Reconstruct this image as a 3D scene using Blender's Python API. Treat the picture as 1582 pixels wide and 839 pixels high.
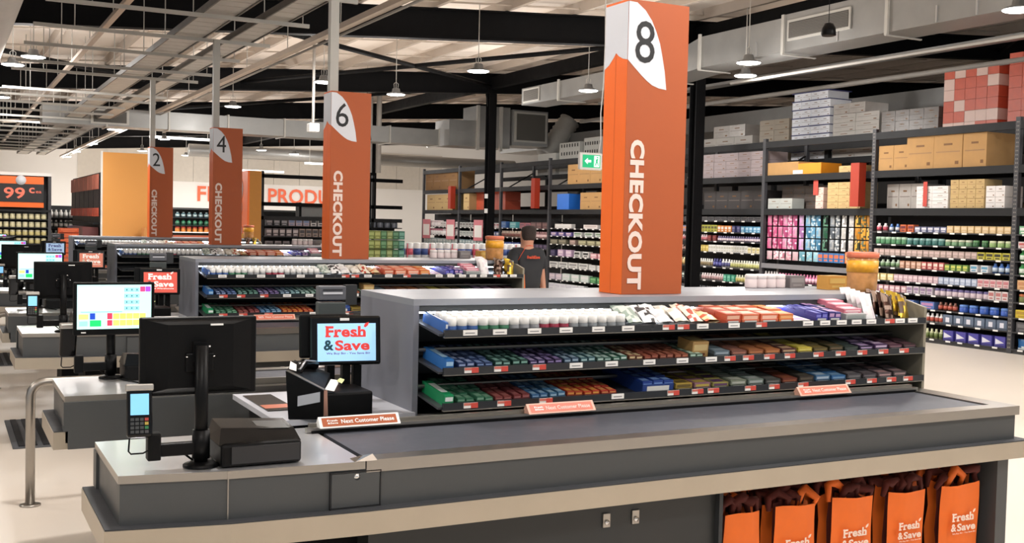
import bpy, bmesh, math, random
from mathutils import Vector, Matrix, Euler
random.seed(7)
SC = bpy.context.scene
for o in list(bpy.data.objects): bpy.data.objects.remove(o)
COL = SC.collection

# ------------------------------------------------------------ camera
cam_d = bpy.data.cameras.new('camera'); cam = bpy.data.objects.new('camera', cam_d); COL.objects.link(cam)
R = Matrix(((0.8866, 0.0005, 0.4623), (-0.4619, -0.0483, 0.8856), (0.0228, -0.9988, -0.0426)))  # world <- (right, down, forward)
r_, d_, f_ = R.col[0].normalized(), R.col[1], R.col[2].normalized()
u_ = r_.cross(f_).normalized(); f_ = u_.cross(r_).normalized()
cam.matrix_world = Matrix(((r_.x, u_.x, -f_.x, 0), (r_.y, u_.y, -f_.y, 0), (r_.z, u_.z, -f_.z, 1.75), (0, 0, 0, 1)))
cam_d.sensor_width = 36; cam_d.lens = 36 * 1694 / 1582; cam_d.clip_start = .05; cam_d.clip_end = 300
SC.camera = cam
# ------------------------------------------------------------ world, lights, exposure
W = bpy.data.worlds.new('world'); SC.world = W; W.use_nodes = True
W.node_tree.nodes['Background'].inputs[0].default_value = (.86, .93, 1, 1)
W.node_tree.nodes['Background'].inputs[1].default_value = .36
SC.view_settings.view_transform = 'Standard'; SC.view_settings.look = 'None'
SC.view_settings.gamma = 1; SC.view_settings.use_curve_mapping = False
SC.view_settings.exposure = 0.35
LAMP_W = 48; GLOW_W = 62
def lamp_light(x, y, z, w=LAMP_W, size=.4, col=(1, .965, .93)):
    l = bpy.data.lights.new('high_bay_or_fill_light', 'AREA'); l.shape = 'DISK'; l.size = size; l.energy = w; l.color = col; l.spread = math.radians(165)
    o = bpy.data.objects.new('high_bay_or_fill_light', l); COL.objects.link(o); o.location = (x, y, z)
    # added point light under each lamp, brightens the roof and surroundings
    l = bpy.data.lights.new('roof_fill_light', 'POINT'); l.shadow_soft_size = .17; l.energy = GLOW_W * w / LAMP_W; l.color = col
    o = bpy.data.objects.new('roof_fill_light', l); COL.objects.link(o); o.location = (x, y, z - .2)
# grid lamps out of view, plus added bodiless lights brightening racks and rear wall
for x, y in ((.5, .8), (5.2, .6), (9.6, 1.2), (-4, 4.5), (1.2, 6.4), (6.6, 7.2), (4.2, 3.4), (-3.5, 11), (8.6, 4.6), (-3, -1), (13.0, 4.0), (11.6, 23.5), (12, 30), (18.2, 14), (18.2, 21), (18, 30), (24, 52), (28, 54), (24, 42), (12, 55), (15, 53.5), (18, 55), (20, 48), (9.6, 54), (2.5, 30), (18.5, 8)):
    lamp_light(x, y, 4.38, LAMP_W * (1.0 if y > 0 else .8))

# ------------------------------------------------------------ materials
def lin(c):
    c /= 255.0
    return c / 12.92 if c <= .04045 else ((c + .055) / 1.055) ** 2.4
MATS = {}
def mat(name, rgb=None, rough=.5, metal=0, emit=0, var=.08, scale=6, bump=0, alpha=1, spec=.5, stretch=None, trans=0):
    if name in MATS: return MATS[name]
    m = bpy.data.materials.new(name); m.use_nodes = True; MATS[name] = m
    nt = m.node_tree; b = nt.nodes['Principled BSDF']
    c = (lin(rgb[0]), lin(rgb[1]), lin(rgb[2]), 1)
    b.inputs['Base Color'].default_value = c; b.inputs['Roughness'].default_value = rough; b.inputs['Metallic'].default_value = metal
    b.inputs['Specular IOR Level'].default_value = spec
    if emit:
        b.inputs['Emission Color'].default_value = c; b.inputs['Emission Strength'].default_value = emit
    if alpha < 1: b.inputs['Alpha'].default_value = alpha
    if trans: b.inputs['Transmission Weight'].default_value = trans
    if var:
        tc = nt.nodes.new('ShaderNodeTexCoord'); n = nt.nodes.new('ShaderNodeTexNoise'); n.inputs['Scale'].default_value = scale; n.inputs['Detail'].default_value = 4
        src = tc.outputs['Object']
        if stretch:
            mp = nt.nodes.new('ShaderNodeMapping'); mp.inputs['Scale'].default_value = stretch; nt.links.new(src, mp.inputs[0]); src = mp.outputs[0]
        nt.links.new(src, n.inputs['Vector'])
        mx = nt.nodes.new('ShaderNodeMixRGB'); mx.inputs[1].default_value = tuple(v * (1 - var) for v in c[:3]) + (1,); mx.inputs[2].default_value = tuple(min(1, v * (1 + var)) for v in c[:3]) + (1,)
        nt.links.new(n.outputs[0], mx.inputs[0]); nt.links.new(mx.outputs[0], b.inputs['Base Color'])
        mr = nt.nodes.new('ShaderNodeMapRange'); mr.inputs[3].default_value = max(0.02, rough * .85); mr.inputs[4].default_value = min(1, rough * 1.18)
        nt.links.new(n.outputs[0], mr.inputs[0]); nt.links.new(mr.outputs[0], b.inputs['Roughness'])
        if bump:
            bp = nt.nodes.new('ShaderNodeBump'); bp.inputs['Strength'].default_value = bump; bp.inputs['Distance'].default_value = .01
            nt.links.new(n.outputs[0], bp.inputs['Height']); nt.links.new(bp.outputs[0], b.inputs['Normal'])
    return m
CHAR = mat('charcoal laminate', (70, 72, 73), .42, var=.05)
CHARD = mat('dark laminate', (44, 46, 48), .5)
BLACK = mat('black plastic', (11, 11, 12), .4, var=.2, scale=30, spec=.15)
BLACKM = mat('matt black steel', (6, 6, 8), .65, spec=.15)
BLACKG = mat('glossy black plastic', (9, 9, 10), .18, var=0, spec=.3)
STEEL = mat('brushed steel', (166, 161, 154), .3, .95, var=.05, scale=2.5)
STEELT = mat('steel worktop', (226, 226, 228), .3, .85, var=.06, scale=3)
KICK = mat('steel kick band', (184, 174, 158), .38, .8, var=.1, scale=5)
BELT = mat('conveyor rubber', (70, 73, 82), .45, var=.12, scale=14, bump=.05)
RUB = mat('rubber ledge', (52, 54, 58), .6)
GPAN = mat('gondola side laminate', (122, 124, 133), .45, var=.1, scale=5)
GTOP = mat('gondola top laminate', (140, 143, 150), .35, var=.05)
GSHELF = mat('gondola shelf steel', (52, 54, 58), .4)
GEDGE = mat('shelf edge steel', (128, 124, 116), .35, .6)
WHITE = mat('white plastic', (236, 236, 234), .4, var=.03)
PAPER = mat('paper', (232, 230, 226), .8, var=.03)
RED = mat('red card', (196, 70, 58), .6)
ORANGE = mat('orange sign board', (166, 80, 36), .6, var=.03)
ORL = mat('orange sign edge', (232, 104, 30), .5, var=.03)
SIGNW = mat('sign white', (208, 210, 216), .5, var=.03)
LETW = mat('sign lettering', (226, 206, 196), .5, var=.02)
INK = mat('black print', (28, 28, 30), .6, var=0)
RACK = mat('rack steel', (32, 33, 35), .55, spec=.25)
RACKP = mat('rack upright steel', (60, 60, 64), .5, var=.2, scale=40)
GALV = mat('galvanised duct', (150, 150, 148), .42, .6, var=.14, scale=3, bump=.05)
GALVD = mat('galvanised cable tray', (186, 184, 178), .5, .35, var=.12)
GRILL = mat('grille', (84, 82, 78), .6)
ROOF = mat('roof insulation sheet', (240, 230, 220), .75, var=.12, scale=.7, bump=.3)
PURL = mat('purlin steel', (190, 178, 166), .6)
WALLM = mat('painted wall panel', (232, 230, 226), .8, var=.03, scale=.5)
WALLG = mat('grey painted wall', (84, 84, 86), .8, var=.04, scale=.5)
FLOORM = mat('polished concrete', (214, 204, 192), .42, var=.06, scale=.9)
CART = mat('cardboard', (182, 142, 92), .85, var=.1, scale=8)
CARTD = mat('dark cardboard', (138, 104, 66), .85, var=.1, scale=8)
TAPE = mat('tape', (150, 112, 70), .5)
WRAP = mat('stretch wrapped carton', (176, 170, 164), .25, var=.16, scale=9)
PIPEW = mat('white pipe', (158, 154, 148), .5, var=.05)
LAMPE = mat('lamp diffuser', (255, 252, 246), .5, emit=14, var=0)
LEDM = mat('led strip', (235, 244, 255), .5, emit=22, var=0)
BAGO = mat('orange woven bag', (230, 108, 30), .65, var=.06, scale=20)
BAGD = mat('shaded orange bag', (80, 20, 8), .8, var=.3, scale=20)  # orange bags in the dark bay, shade put into the colour
CHROME = mat('chrome', (220, 220, 220), .15, 1, var=0)
def cm(rgb, rough=.45, metal=0):
    g = sum(rgb) / 3; rgb = tuple(int((v * .85 + g * .15) * .94) for v in rgb)
    return mat('print %d %d %d %s' % (rgb[0], rgb[1], rgb[2], 'foil' if metal else ''), rgb, rough, metal, var=.06, scale=25)
def em(rgb, s=1.0):
    s *= .62; return mat('screen %d %d %d %.1f' % (*rgb, s), rgb, .3, emit=s, var=0)

# ------------------------------------------------------------ mesh builder
class MB:
    def __init__(s): s.v = []; s.f = []; s.m = []; s.sm = []; s.mats = []
    def mi(s, m):
        if m not in s.mats: s.mats.append(m)
        return s.mats.index(m)
    def add(s, vs, fs, m, smooth=False):
        b = len(s.v); s.v += [tuple(v) for v in vs]; k = s.mi(m)
        for f in fs: s.f.append(tuple(i + b for i in f)); s.m.append(k); s.sm.append(smooth)
        return s
    def box(s, x0, x1, y0, y1, z0, z1, m, M=None):
        x0, x1 = min(x0, x1), max(x0, x1); y0, y1 = min(y0, y1), max(y0, y1); z0, z1 = min(z0, z1), max(z0, z1)
        vs = [Vector(p) for p in ((x0, y0, z0), (x1, y0, z0), (x1, y1, z0), (x0, y1, z0), (x0, y0, z1), (x1, y0, z1), (x1, y1, z1), (x0, y1, z1))]
        if M: vs = [M @ v for v in vs]
        return s.add(vs, [(0, 3, 2, 1), (4, 5, 6, 7), (0, 1, 5, 4), (1, 2, 6, 5), (2, 3, 7, 6), (3, 0, 4, 7)], m)
    def cbox(s, x0, x1, y0, y1, z0, z1, m, c=.01, M=None):      # chamfered in all edges
        x0, x1 = min(x0, x1), max(x0, x1); y0, y1 = min(y0, y1), max(y0, y1)
        bm = bmesh.new(); bmesh.ops.create_cube(bm, size=1)
        for v in bm.verts: v.co = Vector(((x0 + x1) / 2 + v.co.x * (x1 - x0), (y0 + y1) / 2 + v.co.y * (y1 - y0), (z0 + z1) / 2 + v.co.z * (z1 - z0)))
        bmesh.ops.bevel(bm, geom=bm.edges[:], offset=c, segments=2, affect='EDGES', profile=.5)
        vs = [v.co.copy() for v in bm.verts]
        if M: vs = [M @ v for v in vs]
        fs = [tuple(v.index for v in f.verts) for f in bm.faces]; bm.free()
        return s.add(vs, fs, m)
    def prism(s, poly, z0, z1, m, top=None):                      # vertical prism from plan outline (ccw)
        n = len(poly)
        a = sum(poly[i][0] * poly[(i + 1) % n][1] - poly[(i + 1) % n][0] * poly[i][1] for i in range(n))
        if a < 0: poly = poly[::-1]
        vs = [(x, y, z0) for x, y in poly] + [(x, y, z1) for x, y in poly]
        s.add(vs, [tuple(range(n))[::-1]] + [(i, (i + 1) % n, (i + 1) % n + n, i + n) for i in range(n)], m)
        return s.add([(x, y, z1) for x, y in poly], [tuple(range(n))], top or m)
    def extr(s, poly, axis, a0, a1, m):                           # outline in the two other axes, extruded along axis
        def P(u, v, w): return (w, u, v) if axis == 'X' else ((u, w, v) if axis == 'Y' else (u, v, w))
        n = len(poly); vs = [P(u, v, a0) for u, v in poly] + [P(u, v, a1) for u, v in poly]
        return s.add(vs, [tuple(range(n))[::-1], tuple(range(n, 2 * n))] + [(i, (i + 1) % n, (i + 1) % n + n, i + n) for i in range(n)], m)
    def tube(s, pts, r, m, n=8, caps=True):
        pts = [Vector(p) for p in pts]; rs = r if isinstance(r, (list, tuple)) else [r] * len(pts)
        vs = []; fs = []; prev = None
        for i, p in enumerate(pts):
            t = (pts[min(i + 1, len(pts) - 1)] - pts[max(i - 1, 0)]).normalized()
            a = prev if prev is not None else (Vector((0, 0, 1)) if abs(t.z) < .9 else Vector((1, 0, 0)))
            u = (a - t * a.dot(t)).normalized(); prev = u; w = t.cross(u)
            for k in range(n):
                an = 2 * math.pi * k / n; vs.append(p + (u * math.cos(an) + w * math.sin(an)) * rs[i])
        for i in range(len(pts) - 1):
            for k in range(n):
                a = i * n + k; b = i * n + (k + 1) % n; fs.append((a, b, b + n, a + n))
        if caps: fs += [tuple(range(n))[::-1], tuple(range(len(vs) - n, len(vs)))]
        return s.add(vs, fs, m, True)
    def lathe(s, prof, m, n=12, c=(0, 0, 0), mats=None):
        k0 = len(prof); vs = []
        for r, z in prof:
            for k in range(n):
                a = 2 * math.pi * k / n; vs.append((c[0] + r * math.cos(a), c[1] + r * math.sin(a), c[2] + z))
        b = len(s.v); s.v += vs
        for i in range(k0 - 1):
            for k in range(n):
                s.f.append((b + i * n + k, b + i * n + (k + 1) % n, b + (i + 1) * n + (k + 1) % n, b + (i + 1) * n + k)); s.m.append(s.mi(mats[i] if mats else m)); s.sm.append(True)
        s.f.append(tuple(b + k for k in range(n))[::-1]); s.m.append(s.mi(mats[0] if mats else m)); s.sm.append(False)
        s.f.append(tuple(b + (k0 - 1) * n + k for k in range(n))); s.m.append(s.mi(mats[-1] if mats else m)); s.sm.append(False)
        return s
    def mesh(s, name, off=None, fix=False):
        me = bpy.data.meshes.new(name)
        vs = s.v if off is None else [(v[0] - off[0], v[1] - off[1], v[2] - off[2]) for v in s.v]
        me.from_pydata(vs, [], s.f)
        for m in s.mats: me.materials.append(m)
        me.polygons.foreach_set('material_index', s.m); me.polygons.foreach_set('use_smooth', s.sm)
        if fix:
            bm = bmesh.new(); bm.from_mesh(me); bmesh.ops.recalc_face_normals(bm, faces=bm.faces[:]); bm.to_mesh(me); bm.free()
        me.update(); return me
    def obj(s, name, parent=None, off=None, fix=True):
        if off is None and parent is not None: off = wloc(parent)
        o = bpy.data.objects.new(name, s.mesh(name, off, fix)); COL.objects.link(o)
        if parent is not None: o.parent = parent
        elif off is not None: o.location = off
        return o
def wloc(o):
    v = Vector((0, 0, 0))
    while o is not None: v += o.location; o = o.parent
    return v
def tag(o, label=None, cat=None, group=None, kind=None):
    if label: o['label'] = label
    if cat: o['category'] = cat
    if group: o['group'] = group
    if kind: o['kind'] = kind
    return o
def thing(name, loc, label, cat, group=None, rz=0, rx=0):
    o = bpy.data.objects.new(name, None); COL.objects.link(o); o.location = loc; o.rotation_euler = (rx, 0, rz); o.empty_display_size = .1
    return tag(o, label, cat, group)
def kids(o): return [c for c in bpy.data.objects if c.parent == o]
CHILD = {}
def part(mb, name, parent, label=None, kind=None, fix=True):
    o = mb.obj(name, parent, fix=fix)
    if label: o['label'] = label
    if kind: o['kind'] = kind
    return o
def struct(mb, name, parent=None):
    o = mb.obj(name, parent)
    if parent is None: o['kind'] = 'structure'
    return o
def dup(root, dv, label=None, group=None, kidmap=None):
    r = root.copy(); COL.objects.link(r); r.location = Vector(root.location) + Vector(dv)
    if label: r['label'] = label
    if group: r['group'] = group
    for c in kidmap[root]:
        d = c.copy(); COL.objects.link(d); d.parent = r
        for g in kidmap.get(c, ()):
            e = g.copy(); COL.objects.link(e); e.parent = d
    return r
NW = {8: 'eight', 7: 'seven', 6: 'six', 5: 'five', 4: 'four', 3: 'three', 2: 'two', 1: 'one'}
ORD = ['first', 'second', 'third', 'fourth', 'fifth', 'sixth', 'seventh', 'eighth', 'ninth', 'tenth', 'eleventh', 'twelfth', 'thirteenth', 'fourteenth', 'fifteenth', 'sixteenth', 'seventeenth', 'eighteenth', 'nineteenth', 'twentieth'] + ['twenty-' + w for w in ('first', 'second', 'third', 'fourth', 'fifth', 'sixth', 'seventh', 'eighth', 'ninth')] + ['thirtieth']

# ------------------------------------------------------------ lettering (flat print made as thin meshes)
TXT = {}
def text_geo(s, bold=0.0):
    k = (s, bold)
    if k in TXT: return TXT[k]
    cu = bpy.data.curves.new('t', 'FONT'); cu.body = s; cu.offset = bold; cu.resolution_u = 3; cu.space_character = 1.0 + bold * 1.2
    o = bpy.data.objects.new('t', cu); COL.objects.link(o)
    dg = bpy.context.evaluated_depsgraph_get(); me = o.evaluated_get(dg).to_mesh()
    vs = [v.co.copy() for v in me.vertices]; fs = [tuple(p.vertices) for p in me.polygons]
    bpy.data.objects.remove(o); bpy.data.curves.remove(cu)
    x0 = min(v.x for v in vs); x1 = max(v.x for v in vs); y0 = min(v.y for v in vs); y1 = max(v.y for v in vs)
    TXT[k] = (vs, fs, (x0, x1, y0, y1)); return TXT[k]
def put_text(mb, s, o, ux, uy, w, h, m, bold=0.0, eps=.0015):
    """fit string s into a w x h box centred at o, axes ux (reading) and uy (up); lifted by eps along ux x uy"""
    vs, fs, (x0, x1, y0, y1) = text_geo(s, bold)
    o = Vector(o); ux = Vector(ux).normalized(); uy = Vector(uy).normalized(); n = ux.cross(uy)
    out = [o + ux * ((v.x - (x0 + x1) / 2) / (x1 - x0) * w) + uy * ((v.y - (y0 + y1) / 2) / (y1 - y0) * h) + n * eps for v in vs]
    mb.add(out, fs, m)
def quad2(mb, o, ux, uy, pts, m, eps=.001):
    o = Vector(o); ux = Vector(ux).normalized(); uy = Vector(uy).normalized(); n = ux.cross(uy)
    mb.add([o + ux * a + uy * b + n * eps for a, b in pts], [tuple(range(len(pts)))], m)
def rect(a0, a1, b0, b1): return [(a0, b0), (a1, b0), (a1, b1), (a0, b1)]
def logo(mb, o, ux, uy, w, c1, camp, tagline='We Buy Big - You Save Big', tcol=None, tcol2=None):
    """two line slab lettering: Fresh over &Save, leaf on the h, small line below; w = width"""
    H = w * .23; o = Vector(o); U = Vector(ux).normalized(); V = Vector(uy).normalized()
    P = lambda a, b: o + U * (a * w) + V * (b * w)
    def slab(cx, cy, ww): quad2(mb, P(cx, cy), U, V, rect(-ww / 2 * w, ww / 2 * w, 0, .035 * w), c1, .0016)
    put_text(mb, 'Fresh', P(-.02, .14), U, V, w * .84, H, c1, .035)
    put_text(mb, 'Save', P(.115, -.145), U, V, w * .73, H * .93, c1, .035)
    put_text(mb, '&', P(-.38, -.14), U, V, w * .21, H * .93, camp, .03)
    for cx in (-.395, -.225): slab(cx, .027, .11)            # slab feet of F and r
    for cx in (.225, .325): slab(cx, .027, .085)             # feet of h
    slab(.10 + .26 - .09, -.095 + .02, .0)
    quad2(mb, P(-.395, .232), U, V, rect(-.06 * w, .0, 0, .03 * w), c1)
    # leaf growing from the h
    quad2(mb, P(.36, .235), U, V, [(0, 0), (.035 * w, -.01 * w), (.09 * w, .03 * w), (.11 * w, .1 * w), (.05 * w, .085 * w), (.01 * w, .05 * w)], c1)
    if tagline: put_text(mb, tagline, P(.03, -.315), U, V, w * .92, w * .055, tcol or c1, .02)
X_, Y_, Z_ = Vector((1, 0, 0)), Vector((0, 1, 0)), Vector((0, 0, 1))

# ============================================================ the setting
floor = MB(); floor.box(-8, 34, -6, 58, -.1, 0, FLOORM); struct(floor, 'floor')
wb = MB(); wb.box(-8, 34, 58, 58.2, 0, 7.5, WALLM); wall_back = struct(wb, 'wall_back')
wr = MB(); wr.box(34, 34.2, -6, 58, 0, 7.5, WALLG); struct(wr, 'wall_right')
wl = MB(); wl.box(-8.2, -8, 10, 58, 0, 7, WALLG); struct(wl, 'wall_left')
# raised panel joints of the rear wall
for i in range(14):
    p = MB(); p.box(6 + i * 1.4, 7.38 + i * 1.4, 57.96, 58.0, 3.6, 5.6, mat('wall cladding', (206, 200, 190), .8)); struct(p, 'cladding_panel', wall_back)
# FRESH PRODUCE on the rear wall
t = thing('wall_lettering', (16, 57.95, 3), 'large orange wall letters reading FRESH PRODUCE on the white rear wall', 'sign')
for wd, cx, w in (('FRESH', 13.28, 2.96), ('PRODUCE', 17.85, 4.7)):
    p = MB(); put_text(p, wd, (cx, 57.95, 3.0), X_, Z_, w, .8, mat('wall lettering', (236, 110, 74), .6), .02, .01); p.extr([(cx - w / 2, 2.6), (cx - w / 2 + .01, 2.6), (cx - w / 2 + .01, 2.61)], 'Y', 57.96, 57.995, PAPER); part(p, 'word', t, fix=False)


def roofz(x): return 4.45 + .064 * x
ceil = MB()
x0, x1 = -8, 34
ceil.extr([(x0, roofz(x0) + .74), (x1, roofz(x1) + .74), (x1, roofz(x1) + .86), (x0, roofz(x0) + .86)], 'Y', -6, 58, ROOF)
ceiling = struct(ceil, 'ceiling')
for y in (-.7, 8.5, 17.7, 26.9, 36.1, 45.3, 54.5):
    b = MB()
    for dz0, dz1, hw in ((0, .03, .11), (.03, .5, .015), (.5, .53, .11)):
        b.extr([(x0, roofz(x0) + dz0), (x1, roofz(x1) + dz0), (x1, roofz(x1) + dz1), (x0, roofz(x0) + dz1)], 'Y', y - hw, y + hw, BLACKM)
    part(b, 'roof_beam', ceiling)
me_p = None
for i in range(27):
    x = -5 + i * 1.4; z = roofz(x) + .54
    b = MB(); b.box(x - .04, x + .04, -6, 58, z, z + .2, PURL); part(b, 'purlin', ceiling)
for y in [10.5 + 2.3 * i for i in range(20)]:      # sag rods and conduits across the roof
    b = MB(); b.tube([(x0, y, roofz(x0) + .6), (x1, y, roofz(x1) + .6)], .018, PURL, 5); part(b, 'sag_rod', ceiling)
for a, b_ in (((4.2, 17.7), (13.3, 26.9)), ((13.3, 17.7), (6.5, 26.9)), ((-2, 17.9), (4.2, 26.7)), ((13.3, 26.9), (5, 36.1)), ((4.2, 36.1), (13.3, 45.3)), ((13.3, 8.6), (22, 17.7))):
    b = MB(); b.tube([(a[0], a[1], roofz(a[0]) + .2), (b_[0], b_[1], roofz(b_[0]) + .2)], .05, BLACKM, 6); part(b, 'roof_brace', ceiling)
b = MB(); b.box(13.2, 13.4, 0, 58, 5.42, 5.72, BLACKM); part(b, 'roof_beam', ceiling)

for i, (y, lab) in enumerate(((17.7, 'black steel column standing right behind the number eight checkout sign'), (26.9, 'black steel column in the middle, before the far racks'), (36.1, 'black steel column partly behind the number six checkout sign'))):
    t = thing('steel_column', (13.3, y, 0), lab, 'column')
    p = MB()
    p.box(13.19, 13.41, y - .11, y - .09, 0, roofz(13.3), BLACKM).box(13.19, 13.41, y + .09, y + .11, 0, roofz(13.3), BLACKM).box(13.29, 13.31, y - .09, y + .09, 0, roofz(13.3), BLACKM)
    part(p, 'column_shaft', t)
    p = MB(); p.box(13.13, 13.47, y - .17, y + .17, 0, .02, BLACKM); part(p, 'base_plate', t)
    p = MB(); p.extr([(13.12, roofz(13.12)), (13.19, roofz(13.2)), (13.19, roofz(13.2) - .35)], 'Y', y - .02, y + .02, BLACKM); part(p, 'haunch', t)
    if i == 1:
        for z in (2.05, 2.45):
            p = MB(); p.box(13.1, 13.19, y - .13, y - .11, z, z + .12, WHITE); part(p, 'notice', t)

# ============================================================ ceiling services
KM = None
# struts and cable trays (Y direction)
TB = [('perforated grey cable tray nearest the left, hung under the roof', 2.70, 3.12), ('perforated grey cable tray, right one of the hanging pair', 3.42, 3.76)]
for lab, a, b_ in TB:
    t = thing('cable_tray', (a, 9, 4.14), lab, 'cable tray')
    p = MB()
    y = 9.0
    while y < 48:
        for k in range(6):
            p.box(a + .02, b_ - .02, y + k * .3 + .01, y + k * .3 + .285, 4.145, 4.15, GALVD)
        y += 1.8
    part(p, 'tray_floor', t, kind='stuff')
    for xx in (a, b_ - .02):
        p = MB(); p.box(xx, xx + .02, 9, 48, 4.13, 4.21, mat('tray side', (96, 92, 88), .5, .3)); part(p, 'side_rail', t)
ys = [9.6, 11.35, 13.1, 14.9, 16.6, 18.5, 19.6, 22.6, 23.8, 25.4, 27.2, 29, 30.8, 32.6, 34.4, 36.6, 38, 39.8, 41.6, 43.4, 44.8]
for i, y in enumerate(ys):
    t = thing('support_strut', (2.4, y, 4.08), 'steel strut carrying the cable trays, %s one counted from the camera' % ORD[i], 'strut', 'struts under the cable trays')
    xr = 3.98 if i < 9 else 3.6
    p = MB(); p.box(1.02, xr, y - .02, y + .02, 4.08, 4.125, GALVD); part(p, 'channel', t)
    for xx in (1.5, 2.6, 3.9 if i < 9 else 3.5):
        p = MB(); p.tube([(xx, y, 4.1), (xx, y, roofz(xx) + .735)], .007, GALVD, 5); part(p, 'threaded_rod', t)
def run(name, pts, r, m, label, cat, n=8, box=False, hang=None, z=None):
    mb = MB()
    if box:
        (x, ya, zz), (_, yb, _) = pts; mb.box(x - r, x + r, ya, yb, zz - r * .7, zz + r * .7, m)
    else: mb.tube(pts, r, m, n)
    if not hang: return tag(mb.obj(name), label, cat)
    t = thing(name, pts[0], label, cat); part(mb, 'run', t)
    for y in hang:
        h = MB(); x = pts[0][0]; h.tube([(x, y, pts[0][2]), (x, y, roofz(x) + .735)], .007, GALVD, 5); part(h, 'hanger', t)
    return t
run('cable_channel', [(4.88, 9, 4.4), (4.88, 54, 4.4)], .055, mat('channel steel', (186, 172, 158), .4, .5), 'long steel cable channel crossing above signs four and six', 'cable channel', box=True, hang=[12 + 2.6 * i for i in range(15)])
run('conduit', [(4.96, 9, 4.34), (4.96, 54, 4.34)], .02, PIPEW, 'thin white conduit beside the long steel cable channel', 'conduit')
run('cable_channel', [(2.05, 9, 4.4), (2.05, 45, 4.4)], .04, mat('channel steel'), 'narrow steel channel left of the paired cable trays', 'cable channel', box=True, hang=[13 + 2.6 * i for i in range(10)])
run('round_duct', [(.6, 6, 4.2), (.6, 19.5, 4.2), (.5, 19.9, 4.2)], .235, mat('white duct', (206, 200, 194), .5), 'large round white duct at the top left corner', 'duct', n=20)
run('round_duct', [(9, 46, 4.5), (24, 46, 4.5)], .26, GALV, 'long round silver duct high before the rear wall', 'duct', n=16)
run('sprinkler_pipe', [(12.6, 2, 4.38), (12.6, 15.8, 4.38)], .026, PIPEW, 'white pipe below the large square duct at the upper right', 'pipe')
run('drop_pipe', [(6.55, 21.2, 5.62), (6.55, 21.2, 3.65)], .03, PIPEW, 'vertical white pipe hanging left of sign six', 'pipe')
m_ = MB(); m_.cbox(6.45, 6.65, 21.1, 21.3, 3.5, 3.66, WHITE); o = tag(m_.obj('junction_box'), 'white junction box at the foot of the hanging white pipe', 'junction box')
run('drop_pipe', [(12.05, 33, 3.3), (12.05, 33, 5.93)], .09, PIPEW, 'left one of the two white vertical pipes above the far racks', 'pipe')
run('drop_pipe', [(12.35, 33, 3.3), (12.35, 33, 5.95)], .09, PIPEW, 'right one of the two white vertical pipes above the far racks', 'pipe')
run('drop_pipe', [(17.4, 19.5, 3.2), (17.4, 19.5, 4.4)], .09, PIPEW, 'white vertical pipe left over the wrapped grey cartons', 'pipe')
# square ducts
t = thing('square_duct', (11, 2, 4.4), 'long galvanised square duct running across the upper right', 'duct')
DS = 1.13; DX = 12.43; dz_ = lambda z: 1.75 + (z - 1.75) * DS
def ductY(ya, yb, z0, z1, xw): p = MB(); p.box(DX, DX + .68, ya * DS, yb * DS, dz_(z0), dz_(z1), GALV); part(p, 'duct_section', t)
ductY(7.9, 10.6, 4.38, 5.05, 1.3); ductY(10.6, 12.6, 4.38, 4.92, 1.2); ductY(12.6, 14.6, 4.38, 4.88, 1.2)
p = MB(); p.add([(x, y * DS, dz_(z)) for x, y, z in [(DX, 14.6, 4.38), (DX + .68, 14.6, 4.38), (DX + .68, 14.6, 4.88), (DX, 14.6, 4.88), (DX, 15.6, 4.3), (DX + .68, 15.6, 4.3), (DX + .68, 15.6, 4.65), (DX, 15.6, 4.65)]], [(0, 1, 2, 3), (4, 5, 6, 7), (0, 1, 5, 4), (1, 2, 6, 5), (2, 3, 7, 6), (3, 0, 4, 7)], GALV); part(p, 'duct_taper', t)
ductY(15.6, 20.8, 4.3, 4.65, .9)
for y in (8.4, 10.6, 12.6, 14.6, 15.6, 17.3, 19.2):
    p = MB(); zt = 5.08 if y < 10.7 else (4.92 if y < 15 else 4.68); zb = 4.35 if y < 15 else 4.27
    p.box(DX - .04, DX, y * DS - .03, y * DS + .03, dz_(zb), dz_(zt), GALVD).box(DX - .04, DX + .7, y * DS - .02, y * DS + .02, dz_(zb) - .02, dz_(zb), GALVD); part(p, 'duct_flange', t)
for y in (9.2, 9.8, 11.5, 13.2):
    p = MB(); p.box(DX - .015, DX, y * DS - .012, y * DS + .012, dz_(4.39), dz_(4.6), mat('duct seam', (190, 190, 190), .3, .7)); part(p, 'duct_seam', t)
def grille(parent, y0, y1, z0, z1, x):
    p = MB(); p.box(x - .03, x - .005, y0, y1, z0, z1, GALVD); p.box(x - .035, x - .03, y0 + .04, y1 - .04, z0 + .04, z1 - .04, GRILL); g = part(p, 'grille', parent)
    p = MB(); n = 10
    for k in range(n): z = z0 + .05 + (z1 - z0 - .1) * k / n; p.box(x - .045, x - .035, y0 + .04, y1 - .04, z, z + .008, mat('grille slat', (110, 106, 100), .5))
    o = p.obj('slat', g); o['kind'] = 'stuff'
grille(t, 11.25 * DS, 12.5 * DS, dz_(4.52), dz_(4.82), DX); grille(t, 20.0 * DS, 20.7 * DS, dz_(4.33), dz_(4.62), DX)
t = thing('square_duct', (2.2, 29, 4), 'galvanised square duct crossing behind signs two, 4 and six', 'duct')
for a in range(7):
    xa = 2.2 + a * 1.5; p = MB(); p.box(xa, xa + 1.46, 29, 29.8, 3.98, 4.42, GALV); part(p, 'duct_section', t)
    p = MB(); p.box(xa + 1.46, xa + 1.5, 28.96, 29.84, 3.95, 4.45, GALVD); part(p, 'duct_flange', t)
p = MB(); p.box(3.3, 4.2, 28.95, 29, 4.02, 4.38, GALVD).box(3.36, 4.14, 28.94, 28.95, 4.06, 4.34, GRILL); part(p, 'grille', t)
t = thing('air_plenum', (14, 29, 4), 'big galvanised plenum box with square dark grille beside the middle column', 'duct')
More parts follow.
